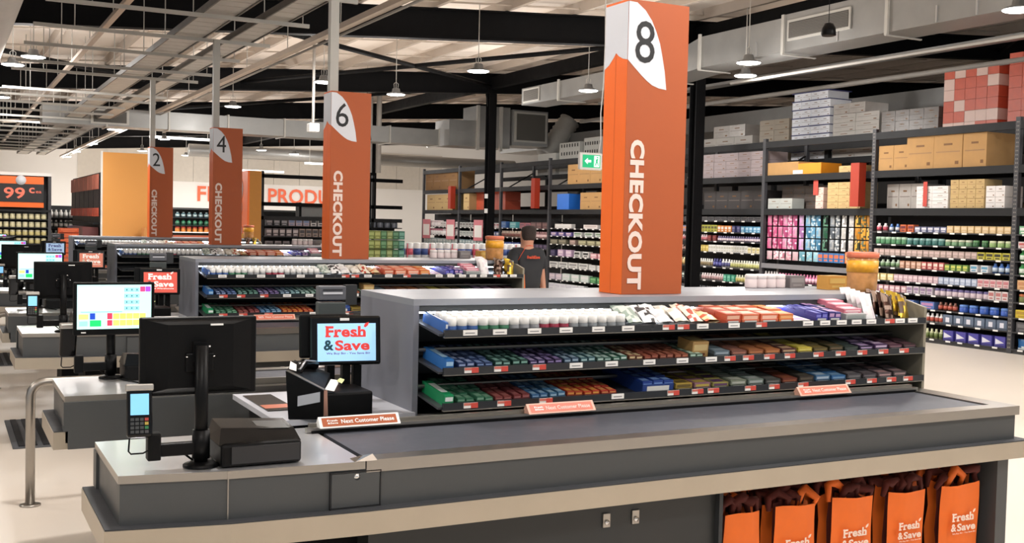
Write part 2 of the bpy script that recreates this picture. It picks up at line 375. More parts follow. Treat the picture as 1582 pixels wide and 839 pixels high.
for (a, b_, z0, z1) in ((13.0, 13.9, 4.0, 4.75), (13.9, 15.0, 4.0, 5.2)):
    p = MB(); p.box(a, b_ - .03, 29, 30, z0, z1, GALV); part(p, 'duct_section', t)
p = MB(); p.box(15.0, 16.2, 28.9, 30, 4.1, 5.15, GALV); part(p, 'duct_section', t)
p = MB(); p.box(15.05, 16.15, 28.86, 28.9, 4.2, 5.1, GALVD).box(15.12, 16.08, 28.85, 28.86, 4.26, 5.04, GRILL); part(p, 'grille', t)
p = MB(); p.box(13.85, 13.93, 28.9, 29, 3.9, 5.2, GALVD).box(14.6, 14.68, 28.9, 29, 3.9, 5.2, GALVD); part(p, 'duct_flange', t)
p = MB(); p.tube([(17.3 - .045 * q, 29.5, 5.0 - .06 * q) for q in range(20)], [.3 if q % 2 else .34 for q in range(20)], GALVD, 14); part(p, 'flexible_hose', t)
t = thing('square_duct', (12.6, 21, 4.2), 'lower square duct above the racks right of the exit sign', 'duct')
p = MB(); p.box(17.2, 18.4, 8, 34, 4.2, 4.6, GALV); part(p, 'duct_section', t)
p = MB(); p.box(19.4, 20.4, 8, 34, 4.5, 4.9, GALV); part(p, 'duct_section', t)
p = MB(); p.box(14.9, 15.2, 2, 24, 4.86, 4.92, GALV); tag(p.obj('cable_tray'), 'flat cable tray above the racks at the upper right', 'cable tray')
p = MB(); p.tube([(15.6, 6, 4.62), (15.6, 26, 4.62)], .05, PIPEW, 8); tag(p.obj('conduit'), 'pale pipe running above the rack tops at the right', 'pipe')

# high bay lamps
LM = None
def lamp(x, y, z, label, first=[None]):
    if first[0] is None:
        t = thing('high_bay_lamp', (x, y, z), label, 'lamp', 'high bay lamps')
        p = MB(); p.lathe([(.06, .13), (.075, .12), (.09, .05), (.19, .02), (.2, 0), (.18, .005)], mat('lamp housing', (120, 122, 124), .35, .6), 20, (x, y, z)); h = part(p, 'housing', t)
        p = MB(); p.lathe([(.165, -.012), (.185, -.004), (.185, 0)], LAMPE, 20, (x, y, z)); d = part(p, 'diffuser', t)
        p = MB(); p.tube([(x, y, z + .13), (x, y, z + 1.15)], .008, GALVD, 5); q = part(p, 'hanging_rod', t)
        p = MB(); p.tube([(x + .04, y, z + .13), (x + .05, y, z + .22), (x, y, z + .26), (x - .05, y, z + .22), (x - .04, y, z + .13)], .006, GALVD, 5); g = part(p, 'hook', t)
        first[0] = (t, {t: [h, d, q, g]}, Vector((x, y, z)))
    else:
        t, km, l0 = first[0]; dup(t, Vector((x, y, z)) - l0, label, 'high bay lamps', km)
    lamp_light(x, y, z - .03, LAMP_W * (1.0 if y < 30 else 1.5), .36)
for x, y, lab in [(1.40, 20.34, 'bright high bay lamp, larger of the two at the top left'), (1.15, 21.63, 'high bay lamp at the left edge, smaller, beside a larger one'), (1.23, 27.81, 'high bay lamp half cut off by the left edge'),
    (8.29, 17.31, 'high bay lamp before the black roof beam, halfway between signs six and eight'), (11.23, 18.46, 'high bay lamp just left of sign eight above the exit sign'), (11.37, 13.83, 'upper of two high bay lamps right of sign eight'),
    (12.28, 15.01, 'lower of two high bay lamps right of sign eight'), (11.21, 8.78, 'high bay lamp at the top right corner'), (4.74, 35.78, 'high bay lamp hanging above and left of the number two sign'),
    (5.01, 43.50, 'second lamp of the receding row left of sign two'), (5.05, 49.39, 'third lamp of the receding row left of sign two'), (5.15, 54.16, 'farthest lamp of the row above the left wall'),
    (6.79, 38.91, 'high bay lamp above the gap between signs two and four'), (10.98, 42.14, 'high bay lamp in the gap right of sign four'), (6.53, 20.49, 'high bay lamp at the left edge of the sign six pole'),
    (8.41, 21.50, 'small high bay lamp just right of sign six'), (9.35, 48.30, 'lamp before the rear wall between signs two and four'), (12.68, 43.53, 'lamp before the rear wall left of sign six'), (6.16, 26.3, 'dim high bay lamp above and right of sign four'), (7.26, 46.53, 'small lamp just left of sign two top')]:
    lamp(x, y, 4.4, lab)
# fluorescent battens near the rear wall
for x, y, z, lab in ((13.6, 45, 4.1, 'white batten light high right of sign six'), (11.9, 50, 3.9, 'white batten light right of sign four near wall'), (6.5, 40, 4.5, 'white batten light above the number two sign')):
    t = thing('batten_light', (x + 1.1, y, z), lab, 'lamp')
    p = MB(); p.box(x, x + 2.2, y, y + .12, z, z + .08, mat('batten diffuser', (255, 252, 246), .5, emit=2.2, var=0)); part(p, 'diffuser', t)
    for xx in (x + .2, x + 2.0):
        p = MB(); p.tube([(xx, y + .06, z + .08), (xx, y + .06, roofz(xx) + .735)], .008, GALVD, 5); part(p, 'hanging_wire', t)
# pendant speaker
t = thing('pendant_speaker', (10.5, 11.15, 4.36), 'black bell-shaped pendant speaker before the duct grille', 'speaker')
p = MB(); p.lathe([(.085, 0), (.1, .01), (.09, .1), (.06, .16), (.02, .175)], BLACK, 18, (10.5, 11.15, 4.36)); part(p, 'housing', t)
p = MB(); p.tube([(10.5, 11.15, 4.53), (10.5, 11.15, 5.87)], .005, BLACK, 5); part(p, 'cable', t)
t = thing('pendant_speaker', (9.95, 27.5, 3.75), 'small black pendant speaker left of sign six', 'speaker')
p = MB(); p.lathe([(.12, 0), (.13, .02), (.1, .2), (.05, .26), (.02, .28)], BLACK, 14, (9.95, 27.5, 3.88)); part(p, 'housing', t)
p = MB(); p.tube([(9.95, 27.5, 4.15), (9.95, 27.5, 5.83)], .008, BLACK, 5); part(p, 'cable', t)
# exit sign
t = thing('exit_sign', (7.39, 12, 2.47), 'green running-man exit sign with left arrow hanging by a white cable', 'exit sign')
p = MB(); p.cbox(7.22, 7.56, 11.97, 12.03, 2.47, 2.69, WHITE, .02); part(p, 'frame', t)
GR = em((20, 165, 110), .9); WE = em((235, 255, 245), 1.2)
p = MB(); p.box(7.26, 7.52, 11.963, 11.97, 2.5, 2.66, GR); part(p, 'panel', t)
p = MB()
quad2(p, (7.33, 11.96, 2.58), X_, Z_, [(-.045, 0), (0, .04), (0, .015), (.05, .015), (.05, -.015), (0, -.015), (0, -.04)], WE)
quad2(p, (7.455, 11.96, 2.58), X_, Z_, rect(-.03, .05, -.07, .07), WE, .0005)
quad2(p, (7.455, 11.96, 2.58), X_, Z_, [(-.01, .0), (.02, .0), (.03, .03), (.005, .035)], GR, .002)
quad2(p, (7.455, 11.96, 2.58), X_, Z_, [(-.02, -.055), (-.005, -.055), (.02, 0), (0, .0)], GR, .002); quad2(p, (7.455, 11.96, 2.58), X_, Z_, [(.03, -.055), (.043, -.055), (.02, 0), (.005, 0)], GR, .002)
quad2(p, (7.455, 11.96, 2.63), X_, Z_, rect(.008, .028, -.01, .01), GR, .002)
part(p, 'pictogram', t)
p = MB(); p.tube([(7.52, 12, 2.69), (7.54, 12, 2.9), (7.53, 12, 3.2), (7.56, 12, 3.6), (7.57, 12, 4.1), (7.56, 12, 4.6), (7.6, 12, 5.1)], .008, WHITE, 6); part(p, 'cable', t)

t.location.x -= .035
# ============================================================ checkout lanes
PITCH = 4.9; CY = 5.08
NUM = {(0, 1): 8, (0, -1): 7, (1, 1): 6, (1, -1): 5, (2, 1): 4, (2, -1): 3, (3, 1): 2, (3, -1): 1}
def lane_name(k, s):
    n = NW[8 - 2 * k]
    return ('before the sign %s shelving' % n) if s == 1 else ('behind the sign %s shelving' % n)
def UI(mb, o, ux, uy, w, h):
    """till screen layout"""
    o = Vector(o)
    def q(a0, a1, b0, b1, m, e=.001): quad2(mb, o, ux, uy, rect((a0 - .5) * w, (a1 - .5) * w, (b0 - .5) * h, (b1 - .5) * h), m, e)
    q(0, 1, 0, 1, em((190, 238, 236), 1.05), 0)
    q(.02, .62, .42, .93, em((214, 240, 238), 1.1))
    for r in range(4):
        for c in range(3): q(.63 + c * .07, .695 + c * .07, .84 - r * .14, .93 - r * .14, em((150, 226, 232), 1.0)); 
    for r in range(4):
        for c in range(3): q(.655 + c * .07, .67 + c * .07, .865 - r * .14, .905 - r * .14, em((60, 110, 130), .8), .0015)
    q(.845, .915, .84, .96, em((226, 70, 130), 1)); q(.92, .99, .84, .96, em((170, 70, 220), 1))
    q(.17, .24, .22, .36, em((30, 70, 190), 1)); q(.17, .32, .06, .2, em((30, 205, 110), 1))
    q(.40, .47, .22, .36, em((205, 60, 90), 1)); q(.40, .47, .07, .2, em((205, 60, 90), 1))
    for c in range(5):
        for r in range(2): q(.48 + c * .09, .565 + c * .09, .07 + r * .15, .2 + r * .15, em((226, 240, 110), 1))
    q(.02, .15, .22, .34, em((216, 240, 130), 1)); q(.03, .14, .07, .18, em((150, 225, 200), 1)); q(.05, .6, .38, .395, em((120, 190, 190), 1))

def build_lane(k, s):
    yc = CY + PITCH * k
    ty = lambda y: yc + s * (y - CY)
    n = NW[8 - 2 * k]; where = lane_name(k, s)
    def B(mb, x0, x1, y0, y1, z0, z1, m): return mb.box(x0, x1, ty(y0), ty(y1), z0, z1, m)
    def CB(mb, x0, x1, y0, y1, z0, z1, m, c): return mb.cbox(x0, x1, ty(y0), ty(y1), z0, z1, m, c)
    def T(pts): return [(p[0], ty(p[1]), p[2]) for p in pts]
    base = (2.7, ty(4.1), 0)
    t = thing('checkout_counter', base, 'charcoal and steel belt checkout counter %s' % where, 'checkout counter', 'checkout counters')
    out = [(.54, 4.48), (.54, 3.87), (.89, 3.81), (1.385, 3.785), (4.95, 3.80), (4.95, 4.48)]
    P2 = lambda pts: [(x, ty(y)) for x, y in pts]
    p = MB(); p.prism(P2(out), .64, .842, CHAR); part(p, 'body', t)
    def grow(d, q=out): return [(q[0][0] - d, q[0][1] - .0), (q[1][0] - d, q[1][1] - d * .8), (q[2][0], q[2][1] - d), (q[3][0], q[3][1] - d), (q[4][0] + d, q[4][1] - d), (q[5][0] + d, q[5][1])]
    # steel top of the bagging end
    g = grow(.006); e = [(g[0][0], 4.49), g[1], g[2], (1.385, g[3][1]), (1.385, 4.49)]
    p = MB(); p.prism(P2(e), .842, .87, STEEL, STEELT); part(p, 'worktop', t)
    p = MB(); B(p, .55, 4.94, 4.482, 4.50, .612, .842, CHAR); B(p, .53, .55, 4.42, 4.50, .70, .842, CHAR); part(p, 'operator_panel', t)
    # belt section: rims and belt
    p = MB(); B(p, 1.39, 4.955, g[3][1], 3.865, .828, .874, STEEL); part(p, 'front_rim', t)
    p = MB(); B(p, 4.83, 4.955, 3.865, 4.49, .828, .874, STEEL); part(p, 'end_rim', t)
    p = MB(); B(p, 1.39, 4.955, 4.42, 4.49, .828, .874, STEEL); part(p, 'back_rim', t)
    p = MB(); B(p, 1.41, 4.815, 3.872, 4.35, .84, .868, BELT); part(p, 'conveyor_belt', t)
    p = MB(); B(p, 1.34, 4.86, 4.36, 4.385, .874, .892, STEEL); B(p, 1.36, 4.84, 4.385, 4.41, .874, .905, GEDGE); B(p, 1.36, 4.84, 4.352, 4.36, .868, .88, BLACKM); part(p, 'guard_rail', t)
    p = MB(); p.extr([(ty(4.41), .874), (ty(4.41), .902), (ty(4.69), .86), (ty(4.69), .84)], 'X', 1.97, 4.86, STEEL); part(p, 'back_ledge', t)
    p = MB(); p.add(T([(1.345, 3.775, .872), (1.43, 3.775, .872), (1.43, 3.83, .872), (1.345, 3.84, .872), (1.38, 3.79, .892), (1.42, 3.80, .892)]), [(0, 1, 5, 4), (1, 2, 5), (2, 3, 4, 5), (3, 0, 4)], CHROME); part(p, 'corner_bracket', t)
    # kick band around three sides, with rubber ledge on top
    o2 = grow(.055); i2 = grow(-.02)
    p = MB(); p.prism(P2(o2), .61, .695, KICK); part(p, 'kick_band', t)
    o3 = grow(.052)
    p = MB(); p.prism(P2(o3), .695, .70, RUB); part(p, 'ledge', t)
    # understructure
    p = MB(); B(p, 1.42, 3.04, 3.83, 4.44, .02, .61, mat('black base panel', (40, 42, 42), .45)); b = part(p, 'base_panel', t)
    p = MB(); B(p, 3.04, 3.06, 3.80, 4.44, 0, .61, CHARD); part(p, 'bay_side', t)
    p = MB(); B(p, 3.06, 4.82, 4.30, 4.44, 0, .61, mat('bay back', (46, 40, 38), .6)); part(p, 'bay_back', t)
    p = MB(); B(p, 4.82, 4.9, 3.79, 4.44, 0, .61, CHAR); part(p, 'end_leg', t)
    p = MB(); B(p, .98, 1.42, 3.95, 4.40, 0, .61, BLACKM); part(p, 'pedestal', t)
    if s == 1:
        for x in (2.47, 2.615):
            p = MB(); p.cbox(x - .018, x + .018, ty(3.822), ty(3.831), .495, .555, STEEL, .003); l = part(p, 'lock_plate', t)
            p = MB(); p.tube([(x, ty(3.822), .517), (x, ty(3.815), .517)], .011, CHROME, 12); o = p.obj('keyhole', l)
        p = MB()
        for a in ((1.252, 1.256, .70, .835), (1.444, 1.448, .70, .835), (1.252, 1.448, .70, .704), (1.252, 1.448, .832, .836)): B(p, a[0], a[1], 3.779, 3.80, a[2], a[3], INK)
        B(p, 1.258, 1.442, 3.781, 3.80, .706, .83, CHAR); d = part(p, 'access_door', t)
        p = MB(); p.tube(T([(1.355, 3.79, .815), (1.355, 3.78, .815)]), .012, CHROME, 14); p.obj('lock', d)
        for x in (.89,):
            p = MB(); B(p, x - .002, x + .002, 3.802, 3.812, .61, .87, STEEL); part(p, 'seam', t)
    # ---- till monitor on a pole
    mc = .81; my = 3.98
    t = thing('till_monitor', (.82, ty(3.92), .87), '%s on a pole, counter %s' % ('black till monitor with its back turned' if s == 1 else 'till monitor with lit screen showing', where), 'monitor', 'till monitors')
    p = MB(); p.lathe([(.062, 0), (.062, .008), (.05, .014), (.03, .018)], BLACK, 20, (.82, ty(3.92), .87)); part(p, 'base_flange', t)
    p = MB(); p.tube([(.82, ty(3.92), .88), (.82, ty(3.92), 1.3)], .0235, BLACK, 16); part(p, 'pole', t)
    p = MB(); p.tube([(.82, ty(3.92), .90), (.82, ty(3.92), 1.0)], .031, BLACK, 16); part(p, 'collar', t)
    p = MB(); B(p, .795, .845, 3.93, 3.965, 1.24, 1.31, BLACK); CB(p, .77, .87, 3.95, 3.97, 1.20, 1.27, BLACK, .006); part(p, 'bracket', t)
    p = MB(); CB(p, .62, 1.03, 3.985, 4.015, 1.115, 1.395, BLACK, .006)
    hx = [(.63, 1.15), (.99, 1.15), (.99, 1.385), (.63, 1.385)]
    q1 = [(.64, 3.985, 1.125), (1.01, 3.985, 1.125), (1.01, 3.985, 1.387), (.64, 3.985, 1.387), (.71, 3.962, 1.145), (.94, 3.962, 1.145), (.94, 3.962, 1.37), (.71, 3.962, 1.37)]
    p.add(T(q1), [(4, 5, 6, 7), (0, 1, 5, 4), (1, 2, 6, 5), (2, 3, 7, 6), (3, 0, 4, 7)], BLACK)
    part(p, 'casing', t)
    if s == 1:
        p = MB(); B(p, .858, .902, 3.955, 3.961, 1.366, 1.372, WHITE); B(p, .808, .85, 3.92, 3.927, 1.293, 1.298, WHITE); part(p, 'sticker', t)
        for x in (.775, .868):
            p = MB(); p.lathe([(.006, 0), (.006, .004)], CHROME, 8, (x, ty(3.95), 1.255)); part(p, 'screw', t)
    p = MB()
    if s == 1: quad2(p, (.825, ty(4.016), 1.262), -X_, Z_, rect(-.185, .185, -.12, .12), em((205, 252, 248), 1.1))
    else: UI(p, (.825, ty(4.0165), 1.265), X_, Z_, .375, .235)
    o = p.obj('screen', t)
    if s == -1:
        p = MB(); quad2(p, (.67, ty(4.0165), 1.13), X_, Z_, rect(-.012, .012, -.003, .003), WHITE); part(p, 'badge', t)
    # ---- card terminal on an arm
    t = thing('card_terminal', (.66, ty(3.92), .87), 'black card terminal on side arm, counter %s' % where, 'card terminal', 'card terminals')
    p = MB(); CB(p, .66, .80, 3.905, 3.94, .915, .96, BLACK, .005); part(p, 'arm', t)
    p = MB(); CB(p, .635, .68, 3.895, 3.945, .905, 1.0, BLACK, .005); part(p, 'arm_head', t)
    tx, tyy, tz = .607, 3.90, 1.08
    Mt = Matrix.Translation((tx, ty(tyy), tz)) @ Euler((math.radians(-12 * s), 0, math.radians(-6 * s))).to_matrix().to_4x4()
    sg = -1 if s == 1 else 1          # outer face direction
    p = MB(); p.cbox(-.042, .042, -.018, .018, -.09, .082, BLACKG, .012, Mt); part(p, 'handset', t)
    p = MB(); p.cbox(-.046, .046, -.022, .02, .07, .094, mat('silver cap', (176, 172, 166), .3, .5), .005, Mt); part(p, 'printer_cap', t)
    ux = Mt.to_3x3() @ (X_ if s == 1 else -X_); uy = Mt.to_3x3() @ Z_; oo = Mt @ Vector((0, sg * .0185, 0))
    p = MB(); quad2(p, oo, ux, uy, rect(-.03, .03, -.012, .06), em((120, 185, 225), .9)); part(p, 'display', t)
    if s == 1:
        for r in range(4):
            for c in range(4):
                colr = (60, 62, 64)
                if c == 3: colr = [(190, 50, 40), (200, 170, 60), (40, 130, 70), (70, 70, 72)][r]
                p = MB(); quad2(p, oo, ux, uy, rect(-.03 + c * .0155, -.018 + c * .0155, -.032 - r * .014, -.022 - r * .014), cm(colr, .5), .0015); part(p, 'key', t, fix=False)
    p = MB(); p.tube([(.575, ty(3.9), .99), (.572, ty(3.9), .945), (.58, ty(3.9), .935), (.62, ty(3.9), .935), (.64, ty(3.9), .945)], .003, BLACK, 6); part(p, 'stylus_wire', t)
    p = MB(); p.tube([(.76, ty(3.93), .92), (.80, ty(3.96), .885), (.86, ty(4.02), .876), (.95, ty(4.2), .874)], .004, BLACK, 6); part(p, 'cable', t)
    # ---- receipt printer beside the pole
    t = thing('receipt_printer', (1.02, ty(3.96), .87), 'low black receipt printer by till pole, counter %s' % where, 'printer', 'receipt printers')
    p = MB(); CB(p, .875, 1.165, 3.845, 4.06, .872, .955, BLACK, .012); part(p, 'casing', t)
    p = MB(); p.add(T([(.87, 3.86, .95), (1.165, 3.86, .95), (1.165, 4.06, .95), (.87, 4.06, .95), (.885, 3.90, 1.005), (1.15, 3.90, .99), (1.15, 4.05, 1.0), (.885, 4.05, 1.015)]), [(0, 1, 5, 4), (1, 2, 6, 5), (2, 3, 7, 6), (3, 0, 4, 7), (4, 5, 6, 7)], BLACKG); part(p, 'lid', t)
    p = MB(); p.add(T([(1.02, 3.895, .996), (1.13, 3.895, .992), (1.13, 4.0, 1.001), (1.02, 4.0, 1.006)]), [(0, 1, 2, 3)], mat('painted silver highlight', (150, 156, 160), .2, .8)); part(p, 'lid_highlight', t)  # highlight on the glossy lid, painted as a silver patch
    p = MB(); B(p, .91, 1.155, 3.838, 3.846, .885, .945, mat('printer front', (34, 34, 36), .5)); part(p, 'front_panel', t)
    # ---- dividers on the guard rail
    for j, x in enumerate((1.39, 2.37, 3.98) if s == 1 else (2.2, 3.2)):
        t = thing('lane_divider', (x + .18, ty(4.37), .892), 'orange divider bar, %s from left, on counter %s' % (ORD[j], where), 'divider', 'lane dividers')
        zz = .892
        p = MB(); p.extr([(ty(4.335), zz), (ty(4.405), zz), (ty(4.372), zz + .042)], 'X', x, x + .355, WHITE if j == 0 else mat('pale end', (220, 170, 150), .5)); part(p, 'bar', t)
        nrm = Vector((0, -.042, .037)) if s == 1 else Vector((0, .042, .037)); up = Vector((0, .037 * s, .042)).normalized()
        oo = Vector((x + .1775, ty(4.3535), zz + .021)); rx = X_ if s == 1 else -X_
        p = MB(); quad2(p, oo, rx, up, rect(-.165, .165, -.021, .021), ORANGE if j == 0 else mat('worn orange', (206, 108, 84), .5), .001)
        if k < 2:
            put_text(p, 'Next Customer Please', oo + rx * .035, rx, up, .235, .02, WHITE if j == 0 else LETW, .02, .002)
            put_text(p, 'Fresh', oo - rx * .12 + up * .006, rx, up, .045, .009, WHITE, .03, .002); put_text(p, '&Save', oo - rx * .12 - up * .006, rx, up, .045, .009, WHITE, .03, .002)
        part(p, 'printed_face', t, fix=False)
    # ---- operator desk side
    dx = 0
    if s == 1:
        t = thing('operator_desk', (1.6, yc, 0), 'pale operator desk joining the left end of the sign %s shelving' % n, 'desk', 'operator desks')
        p = MB(); p.box(1.30, 1.955, ty(4.68), ty(5.48), .845, .87, mat('desk laminate', (190, 192, 200), .35, var=.04)); part(p, 'desktop', t)
        p = MB(); p.box(1.45, 1.955, ty(4.78), ty(5.4), 0, .75, CHARD); part(p, 'cabinet', t)
        t = thing('cash_drawer', (1.6, ty(4.95), .75), 'black cash drawer with silver lock under the desk left of sign %s shelving' % n, 'cash drawer', 'cash drawers')
        p = MB(); p.box(1.32, 1.8, ty(4.74), ty(5.2), .752, .842, BLACKG); part(p, 'casing', t)
        p = MB(); p.box(1.31, 1.32, ty(4.75), ty(5.19), .756, .838, BLACK); f = part(p, 'drawer_front', t)
        p = MB(); p.tube([(1.312, ty(4.93), .80), (1.30, ty(4.93), .80)], .011, CHROME, 12); p.obj('lock', f)
        p = MB(); p.box(1.33, 1.47, ty(4.93), ty(5.4), .87, .874, BLACKG).box(1.335, 1.465, ty(4.99), ty(5.09), .874, .8745, mat('painted orange reflection', (214, 120, 90), .3)); tag(p.obj('desk_glass_plate'), 'glossy black glass plate with a painted orange reflection on the desk by sign %s shelving' % n, 'mat', 'desk glass plates')  # dark glass on the desk; the orange band paints a reflection
    build_desk_kit(k, s, ty, yc, n, where)

def build_desk_kit(k, s, ty, yc, n, where):
    def B(mb, x0, x1, y0, y1, z0, z1, m): return mb.box(x0, x1, ty(y0), ty(y1), z0, z1, m)
    def CB(mb, x0, x1, y0, y1, z0, z1, m, c): return mb.cbox(x0, x1, ty(y0), ty(y1), z0, z1, m, c)
    def T(pts): return [(p[0], ty(p[1]), p[2]) for p in pts]
    if s == 1:
        t = thing('barcode_scanner', (1.43, ty(4.72), .87), 'black slanted scanner unit with clear slip tray by sign %s shelving' % n, 'scanner', 'scanner units')
        p = MB(); pr = T([(1.36, 4.70, .872), (1.50, 4.64, .872), (1.60, 4.86, .872), (1.46, 4.92, .872), (1.345, 4.70, 1.085), (1.50, 4.64, 1.0), (1.60, 4.86, 1.045), (1.45, 4.92, 1.105)])
        p.add(pr, [(0, 3, 2, 1), (4, 5, 6, 7), (0, 1, 5, 4), (1, 2, 6, 5), (2, 3, 7, 6), (3, 0, 4, 7)], BLACK); part(p, 'casing', t)
        p = MB(); p.add(T([(1.395, 4.681, .93), (1.485, 4.643, .95), (1.485, 4.643, .995), (1.395, 4.681, .975)]), [(0, 1, 2, 3)], mat('grey scanner label', (176, 180, 188), .4)); part(p, 'front_label', t)
        p = MB(); p.add(T([(1.345, 4.695, 1.088), (1.50, 4.635, 1.004), (1.51, 4.65, 1.006), (1.36, 4.71, 1.09)]), [(0, 1, 2, 3)], GEDGE); part(p, 'rim', t)
        p = MB(); p.tube(T([(1.41, 4.75, 1.07), (1.46, 4.82, 1.10), (1.53, 4.86, 1.085)]), .022, BLACKG, 10); part(p, 'handset', t)
        p = MB(); p.tube(T([(1.42, 4.735, 1.085), (1.465, 4.80, 1.115), (1.52, 4.83, 1.105)]), .005, mat('silver stripe', (170, 170, 175), .3, .6), 6); part(p, 'trim_strip', t)
        t = thing('slip_printer', (1.63, ty(4.8), .87), 'square black slip printer under the customer screen by sign %s shelving' % n, 'printer', 'slip printers')
        p = MB(); CB(p, 1.51, 1.74, 4.66, 4.90, .872, .985, BLACK, .012); part(p, 'casing', t)
        p = MB(); p.add(T([(1.50, 4.654, .885), (1.525, 4.650, .885), (1.52, 4.650, 1.0), (1.495, 4.654, 1.0)]), [(0, 1, 2, 3)], mat('copper strip', (196, 150, 132), .3, .6)); part(p, 'strip', t)
        p = MB(); p.add(T([(1.515, 4.67, 1.0), (1.555, 4.66, .992), (1.60, 4.72, 1.03), (1.565, 4.74, 1.035)]), [(0, 1, 2, 3), (3, 2, 1, 0)], PAPER); part(p, 'paper_slip', t, 'white paper slip')
        p = MB(); p.add(T([(1.585, 4.715, 1.03), (1.605, 4.73, 1.04), (1.62, 4.71, 1.035), (1.60, 4.69, 1.02)]), [(0, 1, 2, 3), (3, 2, 1, 0)], cm((214, 224, 140))); part(p, 'yellow_tag', t, 'yellow paper tag')
        p = MB(); p.add(T([(1.36, 4.70, 1.095), (1.39, 4.69, 1.085), (1.40, 4.72, 1.11), (1.375, 4.73, 1.125)]), [(0, 1, 2, 3), (3, 2, 1, 0)], PAPER); tag(p.obj('paper_scrap'), 'small white paper scrap atop the scanner by sign %s shelving' % n, 'paper', 'paper scraps')
    # customer screen on double post
    skin = {0: ('blue', (158, 204, 236), (208, 58, 52), (24, 60, 70)), 1: ('red', (206, 84, 70), (244, 232, 226), (60, 40, 50)), 2: ('pale red', (206, 120, 96), (240, 232, 220), (200, 190, 170)), 3: ('pale blue', (170, 196, 228), (60, 70, 120), (30, 60, 90))}[k]
    if s == 1:
        t = thing('customer_display', (1.73, ty(4.92), .87), 'customer display with a %s Fresh & Save screen by sign %s shelving' % (skin[0], n), 'display', 'customer displays')
        p = MB(); CB(p, 1.685, 1.725, 4.93, 4.97, .87, 1.12, BLACK, .004); CB(p, 1.74, 1.78, 4.93, 4.97, .87, 1.12, BLACK, .004); part(p, 'post', t)
        Mt = Matrix.Translation((1.685, ty(4.9), 1.19)) @ Euler((math.radians(-6), 0, math.radians(-7))).to_matrix().to_4x4()
        p = MB(); p.cbox(-.168, .168, -.012, .012, -.115, .115, BLACKG, .01, Mt); part(p, 'casing', t)
        p = MB(); p.cbox(-.21, .02, .016, .045, -.08, .125, BLACK, .01, Mt); part(p, 'rear_housing', t)
        ux = Mt.to_3x3() @ X_; uy = Mt.to_3x3() @ Z_; oo = Mt @ Vector((.005, -.0125, -.008))
        p = MB(); quad2(p, oo, ux, uy, rect(-.138, .138, -.088, .088), em(skin[1], .85)); scr = part(p, 'screen', t, fix=False)
        p = MB(); logo(p, oo + uy * .018, ux, uy, .225, em(skin[2], .8), em(skin[3], .7), 'We Buy Big - You Save Big' if k in (0, 3) else 'Food Warehouse', em((90, 70, 130), .8) if k == 0 else em(skin[2], .8))
        o = p.obj('lettering', scr)
        p = MB(); quad2(p, Mt @ Vector((-.005, -.0125, .099)), ux, uy, rect(-.022, .022, -.006, .006), WHITE); part(p, 'camera_strip', t, fix=False)
    else:
        t = thing('price_display', (1.74, ty(4.9), .87), 'small grey two-line price display behind the sign %s shelving end' % n, 'display', 'price displays')
        p = MB(); B(p, 1.71, 1.75, 4.88, 4.92, .87, 1.3, BLACK); part(p, 'post', t)
        g2 = mat('grey display plastic', (96, 98, 104), .4)
        p = MB(); CB(p, 1.66, 1.80, 4.87, 4.93, 1.355, 1.425, g2, .006); B(p, 1.80, 1.86, 4.88, 4.92, 1.33, 1.43, CHARD); part(p, 'upper_unit', t)
        p = MB(); CB(p, 1.66, 1.80, 4.87, 4.93, 1.28, 1.345, mat('display plastic', (70, 76, 76), .4), .006); part(p, 'lower_unit', t)
        p = MB(); B(p, 1.68, 1.78, 4.93, 4.935, 1.385, 1.395, SIGNW); B(p, 1.68, 1.78, 4.93, 4.935, 1.405, 1.409, INK); part(p, 'slot', t)
for k in range(4):
    for s in (1, -1): build_lane(k, s)

